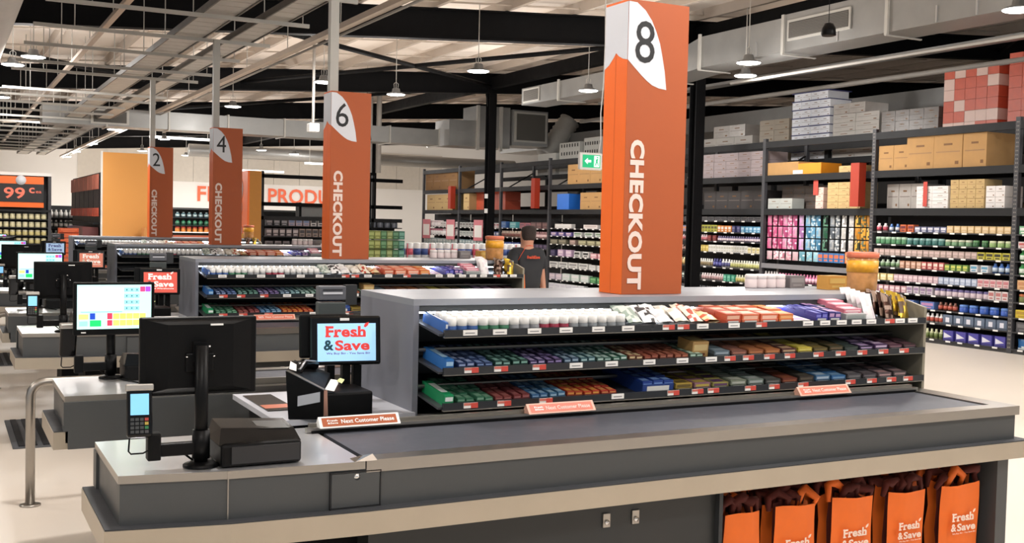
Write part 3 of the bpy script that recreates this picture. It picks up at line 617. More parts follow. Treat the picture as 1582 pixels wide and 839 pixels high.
# ============================================================ gondola shelving and signs
LEAF_F = [(.0, -.012), (.05, -.014), (.103, -.05), (.145, -.1), (.175, -.155), (.2, -.215), (.217, -.28), (.235, -.36), (.248, -.455), (.2, -.45), (.156, -.437), (.12, -.415), (.087, -.39), (.04, -.35), (0, -.315)]
GX0, GX1 = 1.945, 5.03
TIERS = (1.245, 1.075, .915)
def gondola(k):
    n = 8 - 2 * k; yc = CY + PITCH * k; ty = lambda y: y + PITCH * k
    t = thing('gondola_shelf', ((GX0 + GX1) / 2, yc, 0), 'grey double-sided impulse shelving unit standing under sign %s' % NW[n], 'shelving', 'checkout gondolas')
    p = MB(); p.box(GX0, GX1, ty(4.70), ty(5.42), 1.365, 1.395, GTOP); part(p, 'top_board', t)
    p = MB(); p.box(GX0 + .03, GX1 - .02, ty(4.71), ty(4.73), 1.335, 1.365, CHAR); part(p, 'fascia', t)
    p = MB(); p.box(GX0, GX0 + .028, ty(4.70), ty(5.42), 0, 1.365, GPAN); part(p, 'side_panel', t)
    p = MB(); p.extr([(ty(4.47), 0), (ty(4.47), 1.33), (ty(4.62), 1.365), (ty(5.55), 1.365), (ty(5.69), 1.33), (ty(5.69), 0)], 'X', GX1 - .02, GX1, mat('end panel edge', (134, 128, 112), .5)); part(p, 'side_panel', t)
    p = MB(); p.box(GX0 + .03, GX1 - .02, ty(5.06), ty(5.10), 0, 1.365, CHARD); part(p, 'back_board', t)
    p = MB(); p.box(GX0 + .03, GX1 - .02, ty(4.74), ty(4.752), 1.325, 1.335, LEDM); part(p, 'light_strip', t)
    for sd in (1, -1):
        q = lambda y: yc + sd * (ty(y) - yc)
        for z in TIERS:
            p = MB(); p.extr([(q(4.47), z), (q(5.05), z + .07), (q(5.05), z + .08), (q(4.47), z + .01)], 'X', GX0 + .03, GX1 - .02, GSHELF); sh = part(p, 'shelf', t)
            if sd == 1:
                p = MB(); p.box(GX0 + .05, GX1 - .02, ty(4.455), ty(4.47), z - .004, z + .028, mat('ticket strip', (40, 42, 45), .25)); part(p, 'ticket_strip', t)
                p = MB(); p.box(GX0 + .05, GX1 - .02, ty(4.452), ty(4.47), z - .008, z - .004, GEDGE); part(p, 'shelf_lip', t)
            p = MB(); p.box(GX0 + .03, GX1 - .02, q(4.70), q(4.73), z - .095, z - .08, GSHELF).box(GX0 + .03, GX1 - .02, q(4.698), q(4.70), z - .088, z - .08, GEDGE); part(p, 'cross_rail', t)
        p = MB(); p.box(GX0 + .03, GX1 - .02, q(4.75), q(5.06), 0, .84, CHARD); part(p, 'plinth', t)
    if k < 2:
        tk = {0: [2.12, 2.27, 2.45, 2.62, 2.80, 2.97, 3.21, 3.30, 3.42, 3.62, 3.80, 4.12, 4.24, 4.36, 4.47, 4.58, 4.72, 4.80, 4.9],
              1: [2.13, 2.28, 2.48, 2.68, 2.88, 3.1, 3.3, 3.48, 3.6, 3.72, 3.86, 4.0, 4.2, 4.36, 4.52, 4.68, 4.84], 2: [2.13, 2.3, 2.52, 2.92, 3.25, 3.4, 3.5, 3.74, 3.9, 4.1, 4.44, 4.6, 4.75, 4.88]}
        redt = {0: {6, 7, 10, 16}, 1: {0, 1, 2, 8, 9, 10, 11, 12, 13, 14, 15, 16}, 2: {0, 1, 2, 4, 5, 6, 7, 8, 9, 10, 11, 12, 13}}
        for ti, z in enumerate(TIERS):
            for j, x in enumerate(tk[ti]):
                p = MB(); p.box(x - .035, x + .035, ty(4.450), ty(4.455), z + .002, z + .026, PAPER)
                if j in redt[ti]: p.box(x + .0, x + .035, ty(4.449), ty(4.450), z + .002, z + .026, RED).box(x - .035, x, ty(4.449), ty(4.450), z + .014, z + .026, mat('faded red card', (196, 110, 96), .6))
                else: p.box(x - .025, x + .022, ty(4.449), ty(4.450), z + .011, z + .015, mat('grey print', (120, 120, 122), .6))
                part(p, 'price_ticket', t)
    # ---- sign
    sx0, sx1, sy0, sy1, z0, z1 = 3.18, 3.565, ty(4.84), ty(5.06), 1.397, 2.94
    t = thing('checkout_sign', ((sx0 + sx1) / 2, (sy0 + sy1) / 2, z0), 'tall orange checkout sign box with a black figure %s on its white leaf' % NW[n], 'sign', 'checkout signs')
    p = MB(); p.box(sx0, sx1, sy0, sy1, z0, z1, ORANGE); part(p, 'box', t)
    p = MB(); quad2(p, (sx0, sy1, z0), -Y_, Z_, rect(0, sy1 - sy0, 0, z1 - z0), ORL, .001); part(p, 'side_face', t, 'orange side face coloured as brightly lit', fix=False)  # same sign board, stronger light on this side put into its colour
    p = MB(); quad2(p, (sx0, sy1, z1), -Y_, Z_, rect((sy1 - sy0) / 2 - .001, (sy1 - sy0) / 2 + .0014, -(z1 - z0), 0), mat('fold line', (180, 80, 36), .5), .0018); part(p, 'fold_line', t, fix=False)
    p = MB(); quad2(p, (sx0, sy0, z1), X_, Z_, LEAF_F, SIGNW, .0015)
    d = sy1 - sy0
    quad2(p, (sx0, sy1, z1), -Y_, Z_, [(d, -.012), (d, -.315), (d * .8, -.305), (d * .62, -.288), (d * .5, -.268), (d * .4, -.29), (d * .2, -.325), (0, -.345), (0, -.012)], SIGNW, .002)
    lf = part(p, 'leaf_emblem', t, fix=False)
    p = MB(); put_text(p, str(n), (sx0 + .105, sy0, z1 - .215), X_, Z_, .122, .22, INK, 0, .003); part(p, 'number', t, fix=False)
    p = MB(); put_text(p, 'CHECKOUT', (sx0 + .075, sy0, z0 + .42), -Z_, X_, .79, .09, LETW, .045, .003); part(p, 'lettering', t, fix=False)
    p = MB(); p.box(sx0 + .02, sx0 + .10, ty(4.95), ty(5.03), z1, 4.10, mat('sign pole paint', (176, 174, 168), .5)); part(p, 'pole', t)
    return t
for k in range(4): gondola(k)

# ------------------------------------------------------------ product prototypes
MC = {}
def m_box(w, d, h, c1, c2, c3=None, rough=.45):
    key = ('b', w, d, h, c1, c2, c3)
    if key in MC: return MC[key]
    p = MB(); p.box(-w / 2, w / 2, 0, d, 0, h, cm(c1, rough))
    o = Vector((0, 0, h / 2)); quad2(p, o, X_, Z_, rect(-w * .42, w * .42, -h * .05, h * .32), cm(c2, rough), .001)
    quad2(p, o, X_, Z_, rect(-w * .3, w * .3, -h * .36, -h * .2), cm(c3 or c2, rough), .001)
    quad2(p, Vector((0, d * .5, h)), X_, Y_, rect(-w * .35, w * .35, -d * .3, d * .3), cm(c2, rough), .001)
    MC[key] = p.mesh('carton'); return MC[key]
def m_mark(w, d, h, c1, c2, tri):
    key = ('mk', w, h, c1, tri)
    if key in MC: return MC[key]
    p = MB(); p.box(-w / 2, w / 2, 0, d, 0, h, cm(c1)); o = Vector((0, 0, h / 2))
    quad2(p, o, X_, Z_, [(-w * .42, -h * .25), (w * .42, -h * .08), (-w * .42, h * .3)] if tri else rect(-w * .2, w * .2, -h * .28, h * .22), cm(c2), .002)
    quad2(p, o, X_, Z_, rect(-w * .46, w * .46, -h * .46, -h * .3), cm(tuple(int(v * .75) for v in c1)), .001)
    MC[key] = p.mesh('carton'); return MC[key]
def m_bottle(r, h, c1, c2, cap, n=10):
    key = ('o', r, h, c1, c2, cap)
    if key in MC: return MC[key]
    p = MB(); a, b, c = cm(c1, .3), cm(c2, .4), cm(cap, .35)
    p.lathe([(r, 0), (r, h * .15), (r * 1.01, h * .15), (r * 1.01, h * .58), (r, h * .58), (r * .85, h * .7), (r * .5, h * .78), (r * .5, h), (r * .3, h)], a, n, (0, r, 0), mats=[a, b, b, b, a, a, c, c, c])
    MC[key] = p.mesh('bottle'); return MC[key]
def m_jar(r, h, c1, cap, n=10, sh=1):
    key = ('j', r, h, c1, cap, sh)
    if key in MC: return MC[key]
    p = MB(); a, c = cm(c1, .35), cm(cap, .3)
    f = sh if sh < .9 else .6
    p.lathe([(r * .97, 0), (r, h * .1), (r, h * f), (r * .9, h * (f + .07)), (r * .98, h * (f + .1)), (r * .98, h * .93), (r * .8, h)], a, n, (0, r, 0), mats=[a, a, a, c, c, c, c])
    MC[key] = p.mesh('jar'); return MC[key]
def m_pouch(w, h, th, c1, c2, seed=0, foil=0):
    key = ('p', w, h, th, c1, c2, seed)
    if key in MC: return MC[key]
    rd = random.Random(seed); p = MB(); nx, nz = 4, 6; vs = []
    for side in (0, 1):
        for j in range(nz + 1):
            for i in range(nx + 1):
                u, v = i / nx, j / nz; b = (math.sin(math.pi * u) ** .6) * (math.sin(math.pi * min(1, v * .93 + .04)) ** .5) * th / 2
                y = (-b if side == 0 else b) + rd.uniform(-.12, .12) * th * (.2 + (0 < u < 1))
                vs.append(((u - .5) * w * (1 - .06 * math.sin(math.pi * v)), y, v * h))
    N = (nx + 1) * (nz + 1); fs = []; ma = []
    for side in (0, 1):
        for j in range(nz):
            for i in range(nx):
                a = side * N + j * (nx + 1) + i; f = (a, a + 1, a + nx + 2, a + nx + 1)
                fs.append(f if side == 0 else f[::-1]); ma.append(1 if rd.random() < .33 else 0)
    M1, M2 = cm(c1, .3, foil), cm(c2, .35)
    for f, q in zip(fs, ma): pass
    b0 = len(p.v); p.v += vs
    for f, q in zip(fs, ma): p.f.append(f); p.m.append(p.mi(M2 if q else M1)); p.sm.append(True)
    MC[key] = p.mesh('pouch'); return MC[key]
def inst(name, me, loc, rz=0, rx=0, label=None, cat=None, group=None, parent=None):
    o = bpy.data.objects.new(name, me); COL.objects.link(o); o.location = loc; o.rotation_euler = (rx, 0, rz)
    if parent: o.parent = parent
    return tag(o, label, cat, group)
def m_tray(w, d, h, c):
    key = ('t', w, d, h, c)
    if key in MC: return MC[key]
    p = MB(); m = cm(c); e = .003; hb = h * 1.7
    p.box(-w / 2, w / 2, 0, d, 0, e, m).box(-w / 2, w / 2, 0, e, 0, h, m).box(-w / 2, w / 2, d - e, d, 0, hb, m)
    for x in (-w / 2, w / 2 - e): p.extr([(0, 0), (d, 0), (d, hb), (0, h)], 'X', x, x + e, m)
    quad2(p, (0, 0, h * .5), X_, Z_, rect(-w * .35, w * .35, -h * .2, h * .3), cm((225, 225, 220)), .001)
    MC[key] = p.mesh('tray', fix=True); return MC[key]
SL = math.atan2(.07, .58)
def shelf_pt(ti, x, y=4.475): z = TIERS[ti] + .0105 + (y - 4.47) * .07 / .58; return (x, y, z)
TN = ['top', 'middle', 'bottom']
KIDS = {}; GSET = []       # (root object, descriptive text, tier, ordinal)
def reg(root, children, desc, ti, name_cat, grp):
    KIDS[root] = children; GSET.append((root, desc, ti, name_cat, grp))
CNT = [0, 0, 0]
def display_tray(ti, x, w, ctray, c1, c2, name, depth=.34, h=.022, nrow=4, ph=.03, cols=2, pname='packet'):
    loc = shelf_pt(ti, x)
    t = thing(pname + '_tray', loc, None, 'tray', rx=SL)
    ch = [inst('tray', m_tray(w, depth, h, ctray), (0, 0, 0), parent=t)]
    me = m_box(w / cols - .006, depth / nrow - .004, ph, c1, c2)
    for r in range(nrow):
        for c in range(cols):
            jz = .004 + random.choice((0, .003, .006)); ch.append(inst(pname, me, (-w / 2 + w / cols * (c + .5), .003 + r * depth / nrow, jz), parent=t))
    reg(t, ch, name, ti, 'tray', '%s shelf trays' % TN[ti])
def pouch_row(ti, x, w, c1, c2, name, n=3, seed=1, h=.13, lean=62, foil=0):
    for j in range(n):
        me = m_pouch(w, h, .035, c1, c2, seed * 7 + j, foil)
        l = shelf_pt(ti, x + random.uniform(-.004, .004), 4.50 + j * .085); o = inst('sweets_bag', me, (l[0], l[1], l[2] + .02), rx=-math.radians(lean) + random.uniform(-.1, .1), rz=random.uniform(-.12, .12), cat='bag')
        o.rotation_euler.x = -math.radians(lean + random.uniform(-6, 6)); reg(o, [], name + (', front bag', ', second bag back', ', rear bag', ', rearmost bag')[j], ti, 'bag', 'sweets bags on the %s shelf' % TN[ti])
# --- top tier
WHT = (238, 238, 236)
gum = [((52, 96, 170), 'blue-labelled')] * 3 + [((58, 128, 92), 'green-labelled')] * 3 + [((150, 152, 158), 'grey-labelled')] * 3 + [((172, 44, 70), 'crimson-labelled')] * 3 + [((140, 146, 150), 'silver-labelled')] * 6
for i, (c, nm) in enumerate(gum):
    x = 2.05 + i * .0535
    for r in range(3):
        me2 = m_jar(.0255, .068, c, (248, 248, 246), 12, .36)
        l = shelf_pt(0, x, 4.485 + r * .062)
        o = inst('gum_tub', me2, l, cat='gum tub'); reg(o, [], '%s white-capped gum tub, %s column, %s row' % (nm, ORD[i], ('front', 'middle', 'back')[r]), 0, 'gum tub', 'gum tubs in white caps')
o = inst('gum_box', m_box(.012, .26, .05, (44, 104, 196), (220, 230, 240)), shelf_pt(0, 2.012), rx=SL, cat='carton'); reg(o, [], 'narrow blue gum carton at the left end', 0, 'carton', 'end cartons')
pouch_row(0, 3.05, .085, (206, 216, 208), (150, 170, 158), 'mint-white bag', 3, 1)
pouch_row(0, 3.14, .085, (240, 240, 240), (60, 60, 62), 'white bag with black swirl', 3, 2)
pouch_row(0, 3.235, .085, (240, 240, 238), (210, 210, 214), 'plain white bag', 3, 3)
pouch_row(0, 3.33, .085, (236, 232, 222), (214, 206, 190), 'cream bag', 3, 4)
pouch_row(0, 3.42, .085, (232, 222, 200), (196, 70, 50), 'cream bag with red badge', 3, 5)
pouch_row(0, 3.52, .095, (240, 214, 160), (220, 90, 50), 'yellow-cream bag', 3, 6, lean=74)
for x, w, c, c2, nm in ((3.63, .10, (214, 84, 52), (240, 180, 150), 'red-orange'), (3.745, .115, (236, 112, 70), (250, 190, 160), 'orange'), (3.87, .12, (240, 110, 70), (250, 196, 170), 'bright orange'), (3.985, .10, (242, 120, 50), (250, 180, 110), 'deep orange')):
    display_tray(0, x, w, c, c, c2, nm + ' tray of flat bars', .38, .03, 4, .05, 1, 'bar_pack')
display_tray(0, 4.10, .12, (236, 228, 226), (246, 232, 226), (190, 150, 210), 'white and lilac tray of cards', .38, .012, 5, .014, 1, 'card_pack')
for x, c, c2, nm in ((4.235, (52, 50, 168), (120, 120, 220), 'royal blue'), (4.33, (60, 54, 140), (196, 150, 200), 'blue and pink')):
    display_tray(0, x, .088, c, c, c2, nm + ' tray of chocolate packs', .36, .032, 4, .05, 2, 'chocolate_pack')
for j in range(4):
    o = inst('mint_box', m_box(.13, .075, .026, (228, 120, 140), (246, 206, 214)), (4.485, 4.50 + j * .07, TIERS[0] + .055 + j * .018), rx=.12, cat='box'); reg(o, [], 'pink flat box, %s in the stepped stack' % ORD[j], 0, 'box', 'pink flat boxes')
o = inst('clear_bin', m_box(.15, .28, .045, (172, 176, 176), (150, 160, 158)), shelf_pt(0, 4.485), rx=SL, cat='bin'); reg(o, [], 'grey clear plastic bin holding pink boxes', 0, 'bin', 'clear bins')
for j in range(5):
    me = m_pouch(.085, .15, .03, (238, 236, 236), (226, 214, 218), 40 + j); o = inst('tissue_pack', me, (4.62 + j * .012, 4.50 + j * .05, TIERS[0] + .02 + j * .006), rx=-.35, cat='packet'); reg(o, [], 'white upright packet, %s from the front' % ORD[j], 0, 'packet', 'white upright packets')
for i, (c, c2, nm) in enumerate((((70, 48, 40), (150, 120, 100), 'dark brown foil'), ((206, 168, 50), (90, 60, 30), 'gold foil'))):
    for j in range(4):
        me = m_pouch(.075, .15, .035, c, c2, 60 + i * 5 + j, 1); o = inst('nut_bag', me, (4.775 + i * .115 + j * .018, 4.50 + j * .06, TIERS[0] + .02 + j * .006), rx=-.45, cat='bag'); o.rotation_euler.y = .25; reg(o, [], '%s bag leaning, %s from the front' % (nm, ORD[j]), 0, 'bag', 'foil bags')
# --- middle tier
o = inst('gum_box', m_box(.04, .26, .052, (30, 112, 200), (160, 205, 240), (240, 245, 250)), shelf_pt(1, 2.03), rx=SL, cat='carton'); reg(o, [], 'bright blue narrow carton at the left end', 1, 'carton', 'end cartons')
mid = [((40, 62, 110), (150, 170, 215)), ((46, 66, 112), (120, 150, 205)), ((40, 78, 70), (130, 180, 170)), ((34, 70, 62), (120, 175, 160)), ((62, 52, 96), (176, 160, 210)), ((58, 44, 84), (150, 130, 190)), ((58, 84, 110), (150, 178, 200)), ((62, 104, 114), (164, 204, 205)), ((70, 110, 100), (190, 222, 212)), ((60, 110, 92), (200, 226, 214)), ((120, 70, 50), (216, 190, 140)), ((136, 62, 44), (170, 90, 66)), ((128, 60, 42), (176, 104, 80)), ((140, 72, 48), (190, 110, 80)), ((92, 120, 100), (186, 220, 200))]
nmz = ['navy', 'slate blue', 'dark green', 'bottle green', 'violet', 'deep purple', 'steel blue', 'teal', 'pale teal', 'mint', 'brown and cream', 'rust', 'russet', 'copper', 'sage']
for i, (a, b) in enumerate(zip(mid, nmz)):
    display_tray(1, 2.115 + i * .092, .084, tuple(int(v * .8) for v in a[0]), a[0], a[1], '%s tray of gum packets' % b, .36, .02, 5, .026, 2, 'gum_packet')
o = inst('snack_box', m_box(.10, .13, .085, (196, 150, 84), (226, 196, 130), (120, 60, 40)), shelf_pt(1, 3.45, 4.51), rx=SL, cat='box'); reg(o, [], 'tall tan cardboard snack box', 1, 'box', 'tall snack boxes')
mid2 = [((92, 110, 122), (150, 168, 180), 'blue-grey'), ((120, 72, 58), (170, 110, 90), 'brown'), ((150, 84, 46), (196, 120, 70), 'orange-brown'), ((164, 92, 44), (206, 128, 70), 'amber'), ((88, 48, 44), (196, 160, 120), 'maroon'), ((196, 176, 50), (226, 210, 90), 'yellow'), ((92, 78, 40), (140, 120, 60), 'olive'), ((60, 56, 30), (110, 90, 60), 'dark olive'), ((40, 52, 48), (70, 84, 80), 'dark green-black'), ((46, 34, 64), (190, 160, 210), 'dark purple'), ((74, 44, 90), (206, 180, 214), 'plum'), ((80, 40, 60), (150, 110, 120), 'wine'), ((58, 34, 40), (120, 80, 90), 'dark wine')]
for i, (a, b, c) in enumerate(mid2):
    display_tray(1, 3.565 + i * .112, .103, tuple(int(v * .7) for v in a), a, b, c + ' tray of chocolate bars', .38, .022, 5, .03, 1, 'chocolate_bar')
# --- bottom tier
o = inst('gum_box', m_box(.045, .26, .052, (20, 160, 96), (230, 240, 236), (230, 240, 236)), shelf_pt(2, 2.03), rx=SL, cat='carton'); reg(o, [], 'bright green and white narrow carton at the left end', 2, 'carton', 'end cartons')
bot = [((44, 110, 78), (110, 160, 130), 'green'), ((50, 116, 84), (120, 170, 140), 'leaf green'), ((130, 56, 52), (170, 96, 90), 'brick red'), ((120, 44, 46), (160, 90, 90), 'maroon'), ((46, 96, 146), (130, 170, 205), 'blue'), ((60, 110, 150), (150, 190, 215), 'sky blue'), ((176, 60, 30), (226, 150, 60), 'orange-red'), ((196, 64, 34), (230, 160, 60), 'flame red'), ((190, 56, 36), (226, 150, 80), 'scarlet')]
for i, (a, b, c) in enumerate(bot):
    display_tray(2, 2.115 + i * .096, .088, tuple(int(v * .8) for v in a), a, b, c + ' tray of gum packets', .36, .02, 5, .026, 2, 'gum_packet')
display_tray(2, 3.17, .19, (26, 60, 140), (28, 62, 150), (110, 150, 215), 'large royal blue tray of mint rolls', .38, .05, 5, .06, 3, 'mint_roll')
bot2 = [((170, 140, 50), (110, 90, 40), 'gold'), ((140, 96, 110), (196, 170, 70), 'purple and yellow'), ((150, 140, 70), (100, 60, 110), 'yellow and purple'), ((120, 130, 110), (180, 186, 170), 'silver'), ((110, 126, 116), (170, 180, 176), 'silver-green'), ((60, 64, 60), (110, 112, 108), 'charcoal'), ((110, 48, 34), (150, 80, 50), 'dark red'), ((56, 50, 44), (90, 84, 70), 'black-brown'), ((64, 112, 156), (170, 196, 215), 'light blue'), ((40, 100, 160), (120, 165, 205), 'azure'), ((74, 72, 76), (120, 116, 118), 'grey'), ((66, 60, 64), (120, 110, 114), 'dark grey'), ((96, 80, 84), (190, 150, 150), 'grey and pink'), ((70, 60, 62), (160, 130, 130), 'dusky')]
for i, (a, b, c) in enumerate(bot2):
    display_tray(2, 3.33 + i * .116, .106, tuple(int(v * .7) for v in a), a, b, c + ' tray of sweets', .38, .022, 5, .034, 1, 'sweets_pack')
# on top of the shelving, right end
t = thing('sweets_tub', (4.88, 4.83, 1.396), None, 'tub')
p = MB(); p.lathe([(.075, 0), (.088, .02), (.09, .2), (.085, .21)], mat('clear tub with sweets', (196, 140, 84), .2, var=.5, scale=22), 20, (4.88, 4.83, 1.396)); c1 = part(p, 'jar', t)
p = MB(); p.lathe([(.093, .205), (.096, .21), (.096, .235), (.08, .24)], cm((226, 110, 70)), 20, (4.88, 4.83, 1.396)); c2 = part(p, 'lid', t)
p = MB(); p.lathe([(.0925, .12), (.0925, .19)], mat('tub label', (236, 160, 40), .4, var=.4, scale=30), 20, (4.88, 4.83, 1.396)); c3 = part(p, 'label_band', t)
reg(t, [c1, c2, c3], 'clear sweets tub with orange lid standing', 3, 'tub', 'sweets tubs on gondolas')
for j in range(4):
    o = inst('gum_tub', m_jar(.038, .085, (232, 214, 214), (240, 232, 230)), (4.42 + j * .075, 5.25, 1.396), cat='tub'); reg(o, [], 'pale pink tub, %s from left, standing' % ORD[j], 3, 'tub', 'pink tubs on gondolas')
o = inst('snack_box', m_box(.12, .1, .075, (126, 122, 124), (150, 146, 146)), (4.76, 5.25, 1.396), cat='box'); reg(o, [], 'plain grey box standing', 3, 'box', 'grey boxes on gondolas')
o = inst('snack_box', m_box(.15, .1, .085, (226, 160, 60), (236, 190, 90)), (4.9, 5.05, 1.396), cat='box'); reg(o, [], 'yellow-orange box standing', 3, 'box', 'yellow boxes on gondolas')
bpy.context.view_layer.update()
for root, desc, ti, cat, grp in GSET:
    pl = ('%s shelf under sign eight' % TN[ti]) if ti < 3 else 'atop the shelving by sign eight'
    root['label'] = '%s, %s' % (desc, pl); root['group'] = grp; root['category'] = cat
for k in (1, 2, 3):
    for root, desc, ti, cat, grp in GSET:
        if k >= 2 and (ti in (1, 2) ): continue
        if k >= 2 and 'middle row' in desc + '' and False: continue
        pl = ('%s shelf under sign %s' % (TN[ti], NW[8 - 2 * k])) if ti < 3 else 'atop the shelving by sign %s' % NW[8 - 2 * k]
        dup(root, (0, PITCH * k, 0), '%s, %s' % (desc, pl), grp, KIDS)

# ------------------------------------------------------------ carrier bags in the bay of lane 8
bagx = [(3.085, 3.31), (3.375, 3.645), (3.725, 4.01), (4.095, 4.36), (4.46, 4.755)]
for i, (a, b_) in enumerate(bagx):
    cx = (a + b_) / 2; w = b_ - a; dz = [.0, .005, .012, .008, .01][i]; zt = .475 + dz
    t = thing('shopping_bag', (cx, 3.86, .0), 'orange Fresh & Save carrier bag hanging under the front counter, %s from the left' % ORD[i], 'bag', 'orange carrier bags under the counter')
    p = MB(); nx, nz = 6, 6; vs = []
    for j in range(nz + 1):
        for q in range(nx + 1):
            u = q / nx; v = j / nz; ww = w * (1 - .10 * v) ; vs.append((cx + (u - .5) * ww + .01 * v, 3.845 + .02 * math.sin(u * 3.1) * -1 + .006 * math.sin(9 * u + 5 * v + i) - .0, .02 + v * (zt - .02) + .006 * math.sin(3 * u + i)))
    p.add(vs, [(j * (nx + 1) + q, j * (nx + 1) + q + 1, (j + 1) * (nx + 1) + q + 1, (j + 1) * (nx + 1) + q) for j in range(nz) for q in range(nx)], BAGO, True); fr = part(p, 'front_panel', t, fix=False)
    p = MB(); logo(p, (cx + .005, 3.815, .285 + dz), X_, Z_, w * .62, mat('bag print', (238, 214, 196), .6), mat('bag print'), 'We Buy Big - You Save Big'); p.obj('printed_logo', fr)
    for e in range(5):       # several folded bags behind the first one
        yy = 3.87 + e * .055; x0b = a + .02 - .012 * (e % 2); x1b = b_ - .02 + .04
        p = MB(); vs = []
        for v in range(5):
            for u in range(5): vs.append((x0b + (x1b - x0b) * u / 4 + random.uniform(-.004, .004), yy + random.uniform(-.012, .012), .02 + (zt - .02 + random.uniform(-.02, .025) * (v == 4)) * v / 4))
        p.add(vs, [(v * 5 + u, v * 5 + u + 1, v * 5 + u + 6, v * 5 + u + 5) for v in range(4) for u in range(4)], BAGD if e % 2 == 0 else BAGO, True); part(p, 'folded_bag', t, fix=False)
        rb = random.Random(i * 10 + e)
        for hx in (.2, .5, .8):
            xx = a + w * hx + rb.uniform(-.02, .02); p = MB(); pts = [(xx - .05, yy, zt - .02), (xx - .05 + rb.uniform(-.02, .02), yy + rb.uniform(-.03, .03), zt + .03 + rb.uniform(0, .03)), (xx + rb.uniform(-.02, .02), yy + rb.uniform(-.03, .03), zt + .045 + rb.uniform(-.02, .03)), (xx + .05, yy + rb.uniform(-.03, .03), zt + .02 + rb.uniform(0, .03)), (xx + .05, yy, zt - .02)]
            p.tube(pts, [.012, .02, .026, .018, .012], BAGO if (rb.random() < .22) else BAGD, 5); part(p, 'crumpled_handle', t)
t = thing('bag_rail', (3.94, 3.95, .58), 'steel rail carrying the orange carrier bags under the counter', 'rail')
p = MB(); p.tube([(3.06, 3.93, .572), (4.82, 3.93, .572)], .007, STEEL, 8); part(p, 'rail', t)
for x in (3.2, 3.6, 3.95, 4.3, 4.7):
    p = MB(); p.box(x - .012, x + .012, 3.90, 3.94, .575, .6, STEEL); part(p, 'clip', t)

# ------------------------------------------------------------ bollard rails and mats
for k, lab in enumerate(('bent stainless steel hand rail on a post at the left foreground', 'second bent steel hand rail beyond, at the left edge', 'third bent steel hand rail, far at the left edge')):
    y = 7.1 + PITCH * k
    t = thing('hand_rail', (.48, y, 0), lab, 'hand rail', 'bent steel hand rails')
    pts = [(.48, y, 0), (.48, y, .66)] + [(.48 + .085 * (1 - math.cos(a)), y, .66 + .085 * math.sin(a)) for a in (.4, .8, 1.2, 1.57)] + [(2.2, y, .745)] + [(2.2 + .085 * math.sin(a), y, .66 + .085 * math.cos(a)) for a in (.4, .8, 1.2, 1.57)] + [(2.285, y, 0)]
    p = MB(); p.tube(pts, .027, STEEL, 14); part(p, 'rail', t)
    for x in (.48, 2.285):
        p = MB(); p.lathe([(.06, 0), (.06, .008), (.035, .012)], STEEL, 18, (x, y, 0)); part(p, 'floor_flange', t)
RIB = mat('mat rib', (28, 28, 32), .8)
for k, lab in ((1, 'ribbed black operator floor mat at the left between counters'), (2, 'far ribbed black floor mat at the left edge')):
    y0 = 8.85 + PITCH * (k - 1); t = thing('floor_mat', (1, y0 + .6, 0), lab, 'mat', 'operator floor mats')
    p = MB(); p.box(.48, 1.7, y0, y0 + 1.22, 0, .012, mat('mat base', (84, 86, 90), .8)); part(p, 'base', t)
    for j in range(14):
        x = .52 + j * .085; p = MB(); p.box(x, x + .045, y0 + .03, y0 + 1.19, .012, .02, RIB); part(p, 'rib', t)

# ============================================================ pallet racks along the right
RX = 14.15; BAY = 2.82; Y0 = 11.02
def beamset(y_i):
    return (2.17, 2.81, 3.46)
names = {-1: 'bay cut by the right edge', 0: 'rightmost full bay', 1: 'second bay from right', 2: 'bay right of sign eight', 3: 'bay hidden behind sign eight', 4: 'bay left of sign eight', 5: 'bay behind the person', 6: 'bay right of the middle column', 7: 'farthest bay left of the middle column'}
SHELVES = {-1: (.07, .33, .54, .77, .96, 1.18, 1.38, 1.57, 1.78), 0: (.07, .33, .54, .77, .96, 1.18, 1.38, 1.57, 1.78), 1: (.09, .34, .56, .78, 1.1), 2: (.1, .45, .70, .98, 1.29, 1.51, 1.70, 1.93), 3: (.6, 1.0, 1.4), 4: (.1, .36, .68, .97, 1.28, 1.49, 1.69), 5: (.8, 1.12, 1.40, 1.66), 6: (.84, 1.1, 1.38, 1.64), 7: (.84, 1.1, 1.38, 1.64)}
